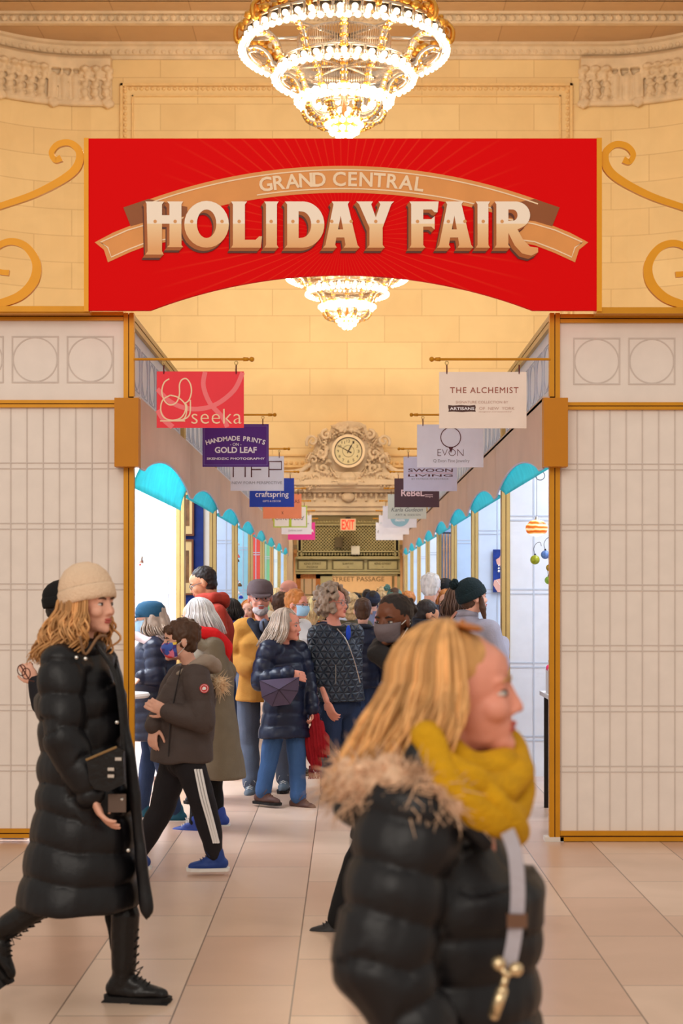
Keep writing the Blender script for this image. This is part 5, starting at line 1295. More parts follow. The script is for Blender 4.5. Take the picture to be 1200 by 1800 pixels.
g = G(); p = P(908, 1618, D2-.242); g.box((p.x-.018, p.y-.006, p.z-.012), (p.x+.018, p.y+.004, p.z+.012)); g.build('slider', mat('slider_bronze', (120, 92, 76), .3, .7), t)
PALM = mat('pale_gold_metal', (214, 190, 150), .25, .8)
g = G(); g.ell(P(876, 1694, D2-.245), .014, 2); g.ell(P(906, 1704, D2-.245), .014, 2); g.tube([P(872, 1690, D2-.245), P(890, 1715, D2-.25), P(908, 1704, D2-.245)], .007, 8); g.tube([P(890, 1712, D2-.245), P(880, 1745, D2-.245)], .007, 8); g.build('swivel_clip', PALM, t, smooth=True)
g = G(); g.chain([P(882, 1742, D2-.245), P(868, 1784, D2-.24)], [.011, .011], 10); g.build('clip_barrel', PALM, t, smooth=True)

# --- masked woman in black coat walking left
D3 = 7.27
person('masked_woman', 'woman with dark hair bun, grey face mask and black hooded coat', D3, 700, 1.60, 180, head=(690, 1092), hyaw=236, pitch=-4, hs=1.0, skin='dark', vox=.006,
  J=dict(neck=(722, 1145, .03), chest=(712, 1235, .03), pel=(690, 1400, .03), shL=(712, 1195, -.14), elL=(690, 1290, -.2), wrL=(640, 1370, -.2), shR=(730, 1195, .18), elR=(700, 1300, .24), wrR=(650, 1370, .2), hipL=(690, 1400, -.07), hipR=(690, 1400, .1), knL=(700, 1520, -.05), anL=(740, 1625, -.05), knR=(632, 1520, .05), anR=(598, 1616, .05)),
  top=dict(mat=fabric('black_coat_cloth', (30, 27, 28), .75), hem=.7, hemc=(680, 1470, .03), bulk=1.1, thick=1.1, name='coat', wr=.014, ws=8, vox=.010), legs=dict(mat=BLKF, r=(.1, .085, .07)), shoes=dict(mat=mat('shoe_charcoal', (44, 40, 40), .5), sole=SOLEB, k=1.0, lace=BLKF),
  hands=[dict(s='L', d=(-.6, 0, -.7), n=(-.2, 1, 0), t=1, curl=.6)],
  hair=dict(k='bun', c='dark'), mask=fabric('mask_grey', (112, 100, 104)), brows='dark',
  scarf=[([P(a, b, D3+c) for a, b, c in ((660, 1150, -.1), (690, 1165, -.16), (735, 1160, -.16), (765, 1135, -.06), (760, 1120, .1), (715, 1120, .16), (670, 1135, .08), (660, 1150, -.1))], .05, fabric('black_coat_cloth', (30, 27, 28), .75), 'hood', .014)])

# --- boy in mask and brown parka
D4 = 8.8
BRNP = fabric('parka_brown_grey', (74, 62, 58), .7); STRW = mat('stripe_white', (232, 228, 226), .6)
MM = bpy.data.materials.new('mask_patchwork'); MM.use_nodes = True; nt = MM.node_tree; b = nt.nodes['Principled BSDF']; tc = nt.nodes.new('ShaderNodeTexCoord'); vo = nt.nodes.new('ShaderNodeTexVoronoi'); vo.inputs['Scale'].default_value = 38; nt.links.new(tc.outputs['Object'], vo.inputs['Vector'])
cr = nt.nodes.new('ShaderNodeValToRGB'); cr.color_ramp.interpolation = 'CONSTANT'; e = cr.color_ramp.elements; e[0].color = (*lin((226, 60, 60)), 1)
for i, c in enumerate(((240, 200, 60), (70, 50, 130), (235, 228, 232), (60, 90, 180), (230, 120, 150))): n_ = e.new(.18+i*.15); n_.color = (*lin(c), 1)
e[-1].color = (*lin((238, 226, 228)), 1); sx = nt.nodes.new('ShaderNodeSeparateColor'); nt.links.new(vo.outputs['Color'], sx.inputs[0]); nt.links.new(sx.outputs[0], cr.inputs[0]); nt.links.new(cr.outputs[0], b.inputs['Base Color'])
def boyx(t, M, D, s, fr, lf, R):
    d = D4
    # trouser stripes on the near leg
    for k in (-1, 0, 1):
        g = G(); pts = [P(348+k*5, 1352, d-.175), P(358+k*5, 1400, d-.20), P(369+k*4.5, 1440, d-.19), P(380+k*4, 1482, d-.165)]; band(g, [tuple(p) for p in pts], .0058, .004); g.build('trouser_stripe', STRW, t)
    # round arm badge
    g = G(); c = P(359, 1210, d-.265); g.mi = 0; g.plate([circ(c.x, c.z, .026, 24)], c.y, .004); g.mi = 1; g.plate([circ(c.x, c.z, .021, 24), circ(c.x, c.z, .019, 24)[::-1]], c.y-.004, .001)
    g.plate([[(c.x-.012, c.z-.006), (c.x-.006, c.z-.009), (c.x+.006, c.z-.008), (c.x+.011, c.z-.002), (c.x+.007, c.z+.008), (c.x-.004, c.z+.01), (c.x-.01, c.z+.004)]], c.y-.004, .001)
    ob = g.build('arm_badge', [mat('badge_red', (196, 44, 48), .6), STRW], t)
    # hood lying on the back, cord, fur tuft
    g = G(); pts = [P(a, b_, d+c_) for a, b_, c_ in ((313, 1184, -.13), (330, 1178, -.13), (348, 1165, -.14), (364, 1162, -.1), (376, 1170, .0), (368, 1172, .1), (345, 1165, .12))]
    g.chain(pts, [.016, .022, .03, .042, .05, .045, .03], 10); me = remesh(g, .008, 2, None, .008, 18); place(me, 'hood', fabric('hood_grey_brown', (150, 134, 120), .8), t)
    g = G(); rr = random.Random(2); c = P(384, 1200, d); furtufts(g, [c, c+Vector((.0, .0, -.02))], [.035, .035], 260, rr, .03, .003); g.ell(c, .036, 2); g.build('fur_tuft', hairmat('fur_cream', (214, 184, 148)), t)
    g = G(); g.tube(spline([tuple(P(a, b_, d-.17)) for a, b_ in ((318, 1172), (312, 1200), (300, 1262), (296, 1330))], 4), .004, 5); g.build('front_zip', mat('zip_dark', (40, 34, 34), .4), t)
person('masked_boy', 'boy in colourful face mask, grey-brown parka and striped track pants', D4, 315, 1.46, 183, head=(316, 1128), hyaw=200, pitch=-2, hs=.95, skin='fair', fem=True, vox=.006,
  J=dict(neck=(336, 1172, .02), chest=(328, 1230, .0), pel=(322, 1335, .0), shL=(346, 1192, -.15), elL=(356, 1268, -.2), wrL=(296, 1252, -.2), shR=(318, 1190, .14), elR=(288, 1250, .14), wrR=(271, 1275, -.10),
         hipL=(332, 1340, -.07), hipR=(308, 1340, .08), knL=(360, 1420, -.07), anL=(378, 1504, -.05), knR=(283, 1425, .1), anR=(242, 1502, .12)),
  top=dict(mat=BRNP, hem=.7, hemc=(318, 1338, 0), bulk=1.12, thick=1.25, flare=1.05, name='parka', quilt=(.15, .008, .5), sleeve=(.088, .08, .058), wr=.009), legs=dict(mat=fabric('track_black', (28, 24, 28)), r=(.105, .085, .06), up=.06),
  shoes=dict(mat=mat('trainer_blue', (32, 58, 124), .55, noise_=.15), sole=SOLE, k=1.12, lace=mat('lace_navy', (20, 40, 90), .6), name='trainer'),
  hands=[dict(s='L', d=(-.75, -.1, .35), n=(0, 1, 0), t=1, curl=.45, k=1.1), dict(s='R', d=(-.1, -.2, -.95), n=(.5, .6, 0), t=1, curl=.45, k=1.15)],
  hair=dict(k='short', c='brown', fringe=True, seed=3), mask=MM, brows='dark', extras=boyx)

# --- silver haired woman in long olive coat
D5 = 10.5
OLV = fabric('coat_olive', (112, 100, 82), .85)
person('silver_haired_woman', 'silver haired woman in long olive coat with bright red collar', D5, 372, 1.60, 165, head=(345, 1086), hyaw=165, pitch=-8, skin='fair', vox=.008,
  J=dict(neck=(362, 1130, 0), chest=(372, 1185, 0), pel=(378, 1270, 0), shL=(375, 1140, -.17), shR=(362, 1140, .2), elL=(385, 1200, -.22), wrL=(335, 1225, -.2), knL=(350, 1385, -.05), anL=(342, 1445, -.1), knR=(378, 1385, .1), anR=(383, 1430, .1)),
  top=dict(mat=OLV, hem=.4, hemc=(384, 1366, 0), bulk=1.08, flare=1.18, name='long_coat', wr=.012, ws=7), legs=dict(mat=BLKF, r=(.08, .055, .045)), shoes=dict(mat=mat('trainer_blue2', (44, 68, 150), .5, noise_=.2), sole=SOLE, lace=SOLE, k=1.1, name='trainer'),
  hair=dict(k='long', c='silver', L=.17, n=240, wav=.002, th=.004, drift=(.35, 0, 0), az=(60, 300), gap=.015),
  scarf=[([P(a, b, D5+c) for a, b, c in ((352, 1112, -.15), (378, 1118, -.12), (396, 1140, -.02), (394, 1160, .06))], [.045, .055, .055, .04], fabric('fleece_red', (214, 20, 26)), 'red_collar', .01),
         ([P(a, b, D5+c) for a, b, c in ((345, 1128, -.18), (365, 1138, -.2), (382, 1160, -.16))], [.035, .045, .035], OLV, 'hood', .008)])
# --- woman in blue flat cap
D6 = 10.9
person('cap_woman', 'woman in teal cap and surgical mask at the white counter on the left', D6, 262, 1.60, 175, head=(262, 1090), hyaw=188, pitch=-3, skin='fair', vox=.008,
  J=dict(neck=(268, 1128, 0), chest=(266, 1180, 0), pel=(272, 1265, 0), shL=(272, 1142, -.15), elL=(276, 1190, -.2), wrL=(250, 1190, -.22), anL=(310, 1425, -.1), knL=(288, 1350, -.1), anR=(250, 1420, .1)),
  top=dict(mat=NAVYP, hem=.75, hemc=(274, 1300, 0), bulk=1.08, thick=1.2, name='quilted_jacket', quilt=(.07, .012, .4)), legs=dict(mat=JEAND), shoes=dict(mat=mat('trainer_teal', (24, 80, 100), .6), sole=SOLE, lace=SOLE, name='trainer'),
  hands=[dict(s='L', d=(-.8, -.2, -.3), n=(0, 0, -1), t=1, curl=.4, k=1.1)],
  hair=dict(k='bob', c='grey', under=.88, L=.11, n=150, wav=.004, drift=(.4, 0, 0)), hat=cap(fabric('cap_teal', (32, 76, 104), .9), .05), mask=mat('surgical_blue', (160, 200, 226), .7), brows='grey',
  scarf=[([P(a, b, D6+c) for a, b, c in ((240, 1118, -.08), (262, 1128, -.14), (285, 1122, -.05), (285, 1116, .08), (255, 1114, .1), (240, 1118, -.08))], .032, fabric('neck_scarf_grey', (196, 180, 182)), 'neck_scarf', .008)])
# --- man in red hoodie
D7 = 11.8
RHD = fabric('hoodie_rust_red', (160, 50, 36), .85)
person('hoodie_man', 'dark haired man with glasses in rust red hoodie looking down at left stall', D7, 362, 1.82, 180, head=(356, 1026), hyaw=186, pitch=-20, skin='tan', fem=False, vox=.008,
  J=dict(neck=(372, 1062, .02), chest=(374, 1110, .02), pel=(372, 1195, .02), shL=(380, 1080, -.18), shR=(372, 1078, .2), elL=(384, 1135, -.24), wrL=(350, 1165, -.25)), top=dict(mat=RHD, hem=.9, bulk=1.02, thick=1.05, name='hoodie', wr=.01),
  legs=dict(mat=JEAND), shoes=dict(mat=LEA), hair=dict(k='crop', c='dark', seed=5), glasses=mat('frame_dark', (44, 42, 48), .3), brows='dark',
  scarf=[([P(a, b, D7+c) for a, b, c in ((350, 1052, -.1), (372, 1050, -.15), (392, 1052, -.05), (394, 1058, .06), (374, 1046, .12))], [.035, .042, .05, .05, .035], RHD, 'hood', .01)])
# --- man in mustard jacket and cap
D8 = 12.4
MJ = fabric('jacket_mustard', (178, 124, 50), .85)
def beard(col):
    def f(t, M, D, s, fr, lf, R):
        g = G(); g.M = M; g.ell((.040, 0, -.080), (.060, .058, .042), 2); g.ell((.080, 0, -.096), (.024, .026, .026), 2); g.ell((.094, 0, -.047), (.014, .028, .007), 1); me = remesh(g, .007, 1, None, .004, 60); place(me, 'beard', mat('beard_grey', (178, 168, 166), .7, noise_=.2, nscale=60, bump=.4), t)
        if col == 'white':
            g = G(); g.tube([P(462, 1092, D8-.2), P(468, 1130, D8-.21), P(470, 1230, D8-.2)], .008, 6); g.build('front_zip', mat('zip_dark', (40, 34, 34), .4), t)
            g = G(); g.chain([P(440, 1092, D8-.10), P(450, 1108, D8-.15), P(462, 1130, D8-.17)], [.032, .03, .022], 8); g.chain([P(482, 1090, D8-.10), P(479, 1108, D8-.15), P(472, 1140, D8-.17), P(470, 1180, D8-.165)], [.036, .036, .03, .02], 8); g.chain([P(450, 1100, D8-.13), P(468, 1150, D8-.17)], [.03, .02], 8); me = remesh(g, .009, 2); place(me, 'jacket_lining', fabric('lining_navy', (30, 34, 46)), t)
            g = G(); g.ell(P(464, 1100, D8-.15), (.04, .035, .06), 2); g.build('tee_shirt', fabric('tee_slate', (92, 98, 116)), t, smooth=True)
    return f
person('cap_man', 'bearded man in brown baseball cap and mustard yellow jacket facing the camera', D8, 455, 1.75, -95, head=(457, 1052), hyaw=-82, pitch=-2, hs=1.14, skin='pink', fem=False, vox=.008,
  J=dict(neck=(462, 1096, .02), shL=(498, 1104, 0), shR=(427, 1106, .0), elR=(410, 1158, .03), wrR=(440, 1178, -.14), pel=(462, 1200, 0), chest=(458, 1130, 0), anR=(441, 1378, -.1), knR=(438, 1310, 0), anL=(500, 1368, 0), knL=(500, 1300, 0)),
  top=dict(mat=MJ, hem=.78, hemc=(462, 1232, 0), bulk=1.06, name='jacket', wr=.012, sleeve=(.086, .075, .06)), legs=dict(mat=JEANG, r=(.1, .08, .07)), shoes=dict(mat=mat('trainer_grey', (88, 100, 110), .6), sole=SOLEB, lace=SOLE, k=1.1, name='trainer'),
  hair=dict(k='crop', c='grey'), hat=cap(fabric('cap_brown', (98, 82, 84), .8), .075), glasses=mat('frame_thin', (150, 140, 140), .3, .6), brows='grey', collar=(.005, .085, .032, fabric('lining_navy', (30, 34, 46))), extras=beard('white'))
# --- woman with long grey hair
D9 = 11.6
def gx(t, M, D, s, fr, lf, R):
    g = G(); w = D['wrR']; g.ell(w+Vector((.085, -.02, .0)), (.006, .006, .006), 1); g.build('finger_ring', MET, t)
person('grey_haired_woman', 'woman with long grey hair in navy quilted coat, blue jeans and brown hiking boots', D9, 503, 1.52, -35, head=(505, 1100), hyaw=-18, pitch=-2, skin='pink', hs=.98, vox=.007,
  J=dict(neck=(498, 1135, .02), chest=(500, 1180, 0), pel=(500, 1262, 0), shR=(472, 1143, -.1), elR=(456, 1198, -.14), wrR=(506, 1184, -.24), shL=(525, 1143, .1), elL=(540, 1200, .1), wrL=(548, 1245, .0),
         hipR=(483, 1280, -.04), hipL=(518, 1280, .04), knR=(472, 1340, -.05), anR=(462, 1392, -.08), knL=(522, 1345, .0), anL=(524, 1402, -.06)),
  top=dict(mat=NAVYP, hem=.52, hemc=(499, 1296, 0), bulk=1.1, flare=1.12, name='quilted_coat', quilt=(.092, .014, .4), sleeve=(.082, .075, .058)), legs=dict(mat=JEAN, r=(.095, .074, .07)), shoes=dict(mat=mat('boot_brown', (84, 56, 48), .6, noise_=.15), sole=SOLEB, lace=mat('lace_tan', (120, 80, 60), .6), k=1.12, name='hiking_boot'),
  hands=[dict(s='R', d=(.85, -.1, -.15), n=(.1, 1, -.2), t=-1, curl=.5, k=1.1), dict(s='L', d=(.1, -.1, -.95), n=(-1, 0, 0), t=1, curl=.7)],
  hair=dict(k='long', c='grey', L=.24, n=280, wav=.004, th=.004, drift=(-.38, 0, .1), az=(58, 302), gap=.02), brows='grey', collar=(-.03, .07, .022, NAVYP), extras=gx)
t = empty('geometric_bag', P(487, 1242, D9-.3), 'faceted dark purple shoulder bag under the arm of the long grey haired woman', 'bag')
g = G(); o = [(456, 1196), (526, 1190), (524, 1215), (510, 1238), (478, 1242), (460, 1226)]; c = P(490, 1212, D9-.34)
a = [P(px, py, D9-.29) for px, py in o]; b = [P(px, py, D9-.2) for px, py in o]
v = [tuple(p) for p in a]+[tuple(p) for p in b]+[tuple(c)]; n = 6
g.add(v, [(i, (i+1) % n, 12) for i in range(n)]+[(i, n+i, n+(i+1) % n, (i+1) % n) for i in range(n)]+[tuple(range(n, 2*n))]); g.build('bag_body', mat('bag_purple_grey', (82, 70, 92), .45, .2, .08), t)
g = G()
for p in a: g.tube([p+Vector((0, -.002, 0)), c+Vector((0, -.002, 0))], .0025, 4)
g.build('seams', mat('seam_dark', (40, 30, 44), .5), t)
t = empty('red_shawl', P(560, 1365, D9+.02), 'deep red fringed shawl hanging from the hand of the long grey haired woman', 'shawl')
g = G(); rnd = random.Random(6)
g.chain([P(549, 1245, D9), P(557, 1275, D9), P(563, 1305, D9), P(568, 1322, D9)], [.02, .05, .065, .05], 10); g.chain([P(547, 1290, D9+.02), P(549, 1320, D9+.03), P(554, 1345, D9+.03)], [.05, .05, .045], 10)
def rib(co, no): return .009*np.sin(co[:, 0]*260+co[:, 2]*30)
me = remesh(g, .008, 2, rib, .01, 14); place(me, 'cloth', fabric('shawl_red', (146, 14, 26), .85), t)
g = G()
for i in range(46): x_ = rnd.uniform(543, 563); p = P(x_, 1346, D9+.03+rnd.uniform(-.03, .03)); g.tube([p, p+Vector((rnd.uniform(-.01, .01), 0, -.05)), p+Vector((rnd.uniform(-.02, .02), 0, -.1))], .0022, 4)
g.build('fringe', fabric('shawl_maroon', (130, 24, 44)), t)
# --- curly haired woman in quilted black jacket
D10 = 11.9
QJ = bpy.data.materials.new('diamond_quilt'); QJ.use_nodes = True; nt = QJ.node_tree; b = nt.nodes['Principled BSDF']; b.inputs['Base Color'].default_value = (*lin((34, 44, 58)), 1); b.inputs['Roughness'].default_value = .42
tc = nt.nodes.new('ShaderNodeTexCoord'); sp = nt.nodes.new('ShaderNodeSeparateXYZ'); nt.links.new(tc.outputs['Object'], sp.inputs[0]); hs_ = []
for ax, az_ in ((52, 30), (-52, 30), (0, 60)):
    v_ = math_n(nt, 'ADD', math_n(nt, 'MULTIPLY', sp.outputs['X'], ax), math_n(nt, 'MULTIPLY', sp.outputs['Z'], az_)); hs_.append(math_n(nt, 'POWER', math_n(nt, 'ABSOLUTE', math_n(nt, 'SINE', v_)), .4))
h_ = math_n(nt, 'MINIMUM', math_n(nt, 'MINIMUM', hs_[0], hs_[1]), hs_[2]); bp = nt.nodes.new('ShaderNodeBump'); bp.inputs['Distance'].default_value = .02; bp.inputs['Strength'].default_value = .8; nt.links.new(h_, bp.inputs['Height']); nt.links.new(bp.outputs[0], b.inputs['Normal'])
def kx_(t, M, D, s, fr, lf, R):
    d = D10; c = D['chest']
    g = G(); g.tube(spline([tuple(P(a, b_, d+c_)) for a, b_, c_ in ((592, 1105, -.14), (608, 1125, -.155), (622, 1160, -.15), (633, 1200, -.13))], 5), .005, 5); g.build('front_zip', MET, t)
    g = G(); g.tube([P(590, 1168, d-.20), P(590, 1202, d-.20)], .004, 5); g.build('pocket_zip', MET, t)
    for q_ in 'LR':
        g = G(); a, b_, e_ = D['sh'+q_], D['el'+q_], D['wr'+q_]; g.chain([a, a.lerp(b_, .5), b_, b_.lerp(e_, .28)], [.083, .078, .068, .058], 14); me = remesh(g, .009, 2, None, .012, 18); place(me, 'fleece_sleeve', fabric('fleece_charcoal', (34, 36, 38), .9), t)
    g = G(); g.ell(P(612, 1112, d-.1), (.02, .02, .06), 2); g.build('blue_shirt', fabric('shirt_blue', (30, 70, 190)), t, smooth=True)
person('curly_haired_woman', 'woman with short curly grey hair and glasses in dark quilted vest jacket and jeans', D10, 590, 1.68, -45, head=(587, 1062), hyaw=-28, pitch=4, skin='pink', vox=.007,
  J=dict(neck=(588, 1102, .02), chest=(592, 1150, 0), pel=(595, 1235, 0), shR=(560, 1117, -.08), elR=(560, 1183, -.1), wrR=(574, 1232, -.18), shL=(620, 1115, .08), hipR=(580, 1250, -.05), hipL=(612, 1250, .08), knR=(578, 1320, -.03), anR=(578, 1392, -.05), knL=(615, 1320, .1), anL=(622, 1385, .15)),
  top=dict(mat=QJ, hem=.84, hemc=(594, 1232, 0), bulk=1.2, name='quilted_jacket', cut=dict(L=.3, R=.28), sleeve=(.078, .068, .055), wr=.006), legs=dict(mat=JEAND, r=(.102, .078, .07)), shoes=dict(mat=mat('trainer_brown', (82, 70, 68), .6), sole=SOLEB, lace=SOLE, k=1.1, name='trainer'),
  hands=[dict(s='R', d=(.35, -.1, -.9), n=(.6, .6, 0), t=-1, curl=.45, k=1.15)],
  hair=dict(k='curly', c='greycurl', n=190, vol=1.12), glasses=mat('frame_thin', (150, 140, 140), .3, .6), brows='grey', collar=(-.01, .088, .03, fabric('fleece_charcoal', (34, 36, 38), .9)), extras=kx_)
# --- pompom hat woman, friend, and the rest of the crowd
D11 = 11.5
GRC = fabric('coat_pale_grey', (150, 146, 158), .9)
def px_(t, M, D, s, fr, lf, R):
    g = G(); g.chain([M @ Vector((.03, -.07, -.0)), M @ Vector((.035, -.075, -.08)), M @ Vector((.045, -.07, -.17))], [.02, .026, .012], 8); me = remesh(g, .007, 1, None, .004, 50); place(me, 'hair_lock', HAIR['brown'], t)
    g = G(); g.tube(spline([tuple(P(a, b_, D11+c_)) for a, b_, c_ in ((802, 1076, -.12), (786, 1100, -.2), (776, 1150, -.2))], 4), .01, 5); g.build('bag_strap', mat('strap_tan', (150, 92, 70), .6), t)
person('pompom_hat_woman', 'woman in dark green knit pompom hat and pale grey coat seen from behind at right', D11, 825, 1.74, 70, head=(832, 1052), hyaw=18, pitch=6, skin='fair', vox=.008,
  J=dict(neck=(820, 1085, .02), chest=(820, 1130, 0), pel=(820, 1220, 0), shL=(782, 1108, .06), shR=(860, 1108, -.06), elL=(768, 1170, .1), elR=(878, 1170, -.1), wrR=(882, 1130, .25), wrL=(775, 1230, .2)), top=dict(mat=GRC, hem=.5, bulk=1.1, name='coat', wr=.006),
  legs=dict(mat=BLKF), shoes=dict(mat=LEA), hair=dict(k='crop', c='brown'), hat=beanie(fabric('knit_bottle_green', (16, 34, 38), .9, .2, .9), pom=(-.13, .03, .12), tall=.01, low=.02, tilt=-.35, big=1.05), brows='brown', collar=(.02, .06, .03, GRC), extras=px_)
def simple(name, label, d, px, py, face, col, hairk, hairc, skin='fair', fem=True, pitch=0, H=None, **kw):
    """someone deeper in the crowd: head centre at (px,py)"""
    z = EYE+(CY-py)/F*d; H = z+.115 if H is None else H
    kw.setdefault('top', dict(mat=col, hem=.72, bulk=1.05, name='coat', wr=.01, vox=.016)); kw.setdefault('legs', dict(mat=JEAND)); kw.setdefault('shoes', dict(mat=LEA))
    fr = Vector((math.cos(math.radians(face)), math.sin(math.radians(face)))); bx = px-fr.x*.04/d*F
    return person(name, label, d, bx, H, face, head=(px, py), skin=skin, fem=fem, pitch=pitch, vox=.011, group='crowd further down the aisle', hair=dict(k=hairk, c=hairc, seed=int(px), L=kw.pop('hl', .16), n=kw.pop('hn', 90), th=.005) if hairk else None, **kw)
DK = fabric('cloth_dark', (34, 36, 46)); NV = fabric('cloth_navy', (34, 44, 78)); PUR = fabric('cloth_purple', (74, 66, 118)); BEI = fabric('cloth_beige', (196, 170, 140)); PNK = fabric('cloth_pink', (206, 150, 160)); COB = fabric('cloth_cobalt', (30, 44, 130))
simple('purple_coat_person', 'person in purple-blue coat standing just behind the pompom hat woman', 12.05, 806, 1060, 60, PUR, 'long', 'brown', H=1.62)
def stripe(t, M, D, s, fr, lf, R):
    g = G(); c = D['neck']; q_ = [c+lf*y_*s-fr*(.135-.35*abs(y_)**1.5)*s+Vector((0, 0, -.13-.1*abs(y_))) for y_ in (-.19, -.1, 0, .1, .19)]; g.tube(spline([tuple(p) for p in q_], 4), .007, 5); g.build('reflective_piping', mat('piping_yellow', (216, 226, 60), .5), t)
simple('white_haired_man', 'white haired man in dark grey jacket with yellow piping, seen from behind', 13.6, 757, 1036, 75, fabric('cloth_slate', (64, 66, 82)), 'short', 'white', fem=False, pitch=-12, extras=stripe, collar=(0, .07, .03, DK))
simple('glasses_man', 'short haired man with glasses in dark jacket bending toward the right stall', 12.8, 750, 1083, 20, DK, 'crop', 'dark', skin='tan', fem=False, pitch=-30, glasses=mat('frame_dark', (44, 42, 48), .3), collar=(0, .06, .025, DK), brows='dark', H=1.62)
simple('fair_haired_woman', 'woman with straight reddish hair facing the camera, left of the pompom hat', 14.0, 784, 1062, -100, PUR, 'long', 'red', hl=.2, brows='honey')
simple('dark_beanie_person', 'person in black knit hat beside the white haired man, seen from behind', 15.2, 782, 1040, 70, DK, 'crop', 'dark', hat=beanie(BLKF, low=.01))
simple('bob_haired_woman', 'woman with black bob and glasses in cobalt blue coat, left of the mustard jacket man', 16.6, 402, 1074, 190, COB, 'bob', 'dark', skin='tan', glasses=mat('frame_thin', (150, 140, 140), .3, .6), hl=.12, brows='dark')
simple('peeking_woman', 'fair woman\'s face peeking out between the black bob and the mustard jacket', 18.5, 436, 1074, -100, BEI, 'bob', 'red', hl=.1)
simple('bald_man', 'balding man with bare crown behind the shoulder of the mustard jacket man', 17.5, 506, 1038, 200, DK, 'fringe', 'grey', skin='pink', fem=False, brows='grey')
simple('light_blonde_woman', 'light blonde head just right of the mustard jacket man\'s cap', 18.0, 489, 1054, 60, BEI, 'bob', 'paleblonde', hl=.1)
simple('auburn_woman', 'auburn haired person just in front of the light blonde head', 16.2, 497, 1064, 30, DK, 'short', 'brown', skin='tan')
simple('ginger_masked_woman', 'ginger haired woman with glasses and blue surgical mask behind the grey haired woman', 13.4, 523, 1064, -35, fabric('cloth_white', (224, 220, 216)), 'short', 'red', skin='pink', mask=mat('surgical_blue', (160, 200, 226), .7), glasses=mat('frame_thin', (150, 140, 140), .3, .6), brows='red')
simple('blonde_back_person', 'pale blonde haired person seen from behind next to the curly haired woman', 15.0, 551, 1073, 80, NV, 'long', 'paleblonde', hl=.14)
simple('quilted_child', 'boy with cropped brown hair in navy quilted jacket seen from behind', 14.2, 638, 1075, 85, NV, 'crop', 'brown', fem=False, H=1.52, top=dict(mat=NAVYP, hem=.8, bulk=1.02, name='quilted_jacket', quilt=(.08, .01, .4), vox=.014), collar=(0, .065, .028, DK))
simple('fur_hood_person', 'person with tan fur edged hood seen from behind beside the cropped haired boy', 15.6, 617, 1072, 95, fabric('cloth_khaki', (92, 84, 62)), 'curly', 'paleblonde', H=1.55)
simple('black_beanie_person', 'person in black beanie far down the aisle above the fur hood', 22.0, 624, 1057, 90, DK, 'crop', 'dark', hat=beanie(BLKF, low=.0))
simple('pale_hood_person', 'person in pale grey hood far down the aisle left of the black beanie', 20.0, 606, 1058, 90, fabric('cloth_cool_grey', (190, 194, 206)), 'short', 'silver')
simple('grey_beanie_person', 'person in dark blue-grey knit hat and striped coat far down the aisle', 19.5, 655, 1056, 90, fabric('cloth_grey_blue', (110, 116, 142)), 'crop', 'dark', hat=beanie(fabric('knit_navy_grey', (40, 46, 64)), low=.0))
simple('cream_hood_person', 'person with cream fur hood far down the aisle behind the masked woman\'s hair', 20.5, 672, 1052, 90, BEI, 'curly', 'paleblonde')
simple('teal_beanie_person', 'person in sage green pompom hat far down the aisle', 18.5, 693, 1052, 90, PNK, 'crop', 'brown', hat=beanie(fabric('knit_sage', (96, 138, 128), .9), low=.0, pom=(-.04, .09, .13)))
simple('pink_hood_person', 'person with flushed face and rosy hair down the aisle near the right stalls', 21.0, 714, 1057, 200, PNK, 'short', 'red')
simple('tall_dark_person', 'dark haired person partly hidden behind the curly haired woman\'s shoulder', 17.0, 572, 1078, 90, DK, 'short', 'dark')
simple('distant_shopper', 'dark haired shopper far down the aisle close to the passage door', 27.0, 645, 1050, 90, DK, 'short', 'dark')
simple('distant_brown_shopper', 'brown haired shopper far down the aisle right of the dark one', 26.0, 668, 1050, 100, NV, 'short', 'brown')
# someone hidden behind the long black coat, with glasses in hand
person('hidden_walker', 'person in black knit hat mostly hidden behind the beige hat woman', 8.2, 118, 1.70, 0, head=(116, 1066), hyaw=0, skin='fair', vox=.009,
  J=dict(shR=(95, 1170, -.12), elR=(72, 1240, -.1), wrR=(64, 1200, -.1)), top=dict(mat=fabric('coat_black_wool', (26, 24, 30)), hem=.55, bulk=.85, name='coat', wr=.008), legs=dict(mat=BLKF), shoes=dict(mat=LEA), hair=dict(k='crop', c='dark'), hat=beanie(BLKF, low=.02),
  hands=[dict(s='R', d=(-.5, 0, .7), n=(0, 1, 0), t=1, curl=.7)])
t = empty('reading_glasses', P(44, 1196, 6.75), 'pair of dark brown glasses held out behind the beige hat woman\'s back', 'glasses')
g = G()
for px, py in ((38, 1178), (46, 1184)): c = P(px, py, 6.74); g.tube([(c.x+.018*math.cos(a), c.y, c.z+.024*math.sin(a)) for a in [i*PI/8 for i in range(17)]], .0025, 5)
g.tube([P(36, 1170, 6.74), P(52, 1196, 6.75), P(60, 1198, 6.78)], .003, 5); g.build('frame', mat('frame_brown', (82, 34, 26), .3), t)
# shopper at the right stall, only a sliver shows past the post
simple('stall_shopper', 'dark puffer clad shopper glimpsed behind the right gold post', 10.35, 992, 1155, 180, BLACKP, 'short', 'dark', skin='pink', top=dict(mat=BLACKP, hem=.55, bulk=1.15, name='puffer_coat', quilt=(.08, .012, .4), vox=.012), H=1.30)

# ------------------------------------------------------------------ goods in the stalls
def pl(px, py, d): p = P(px, py, d); return p.x, p.z
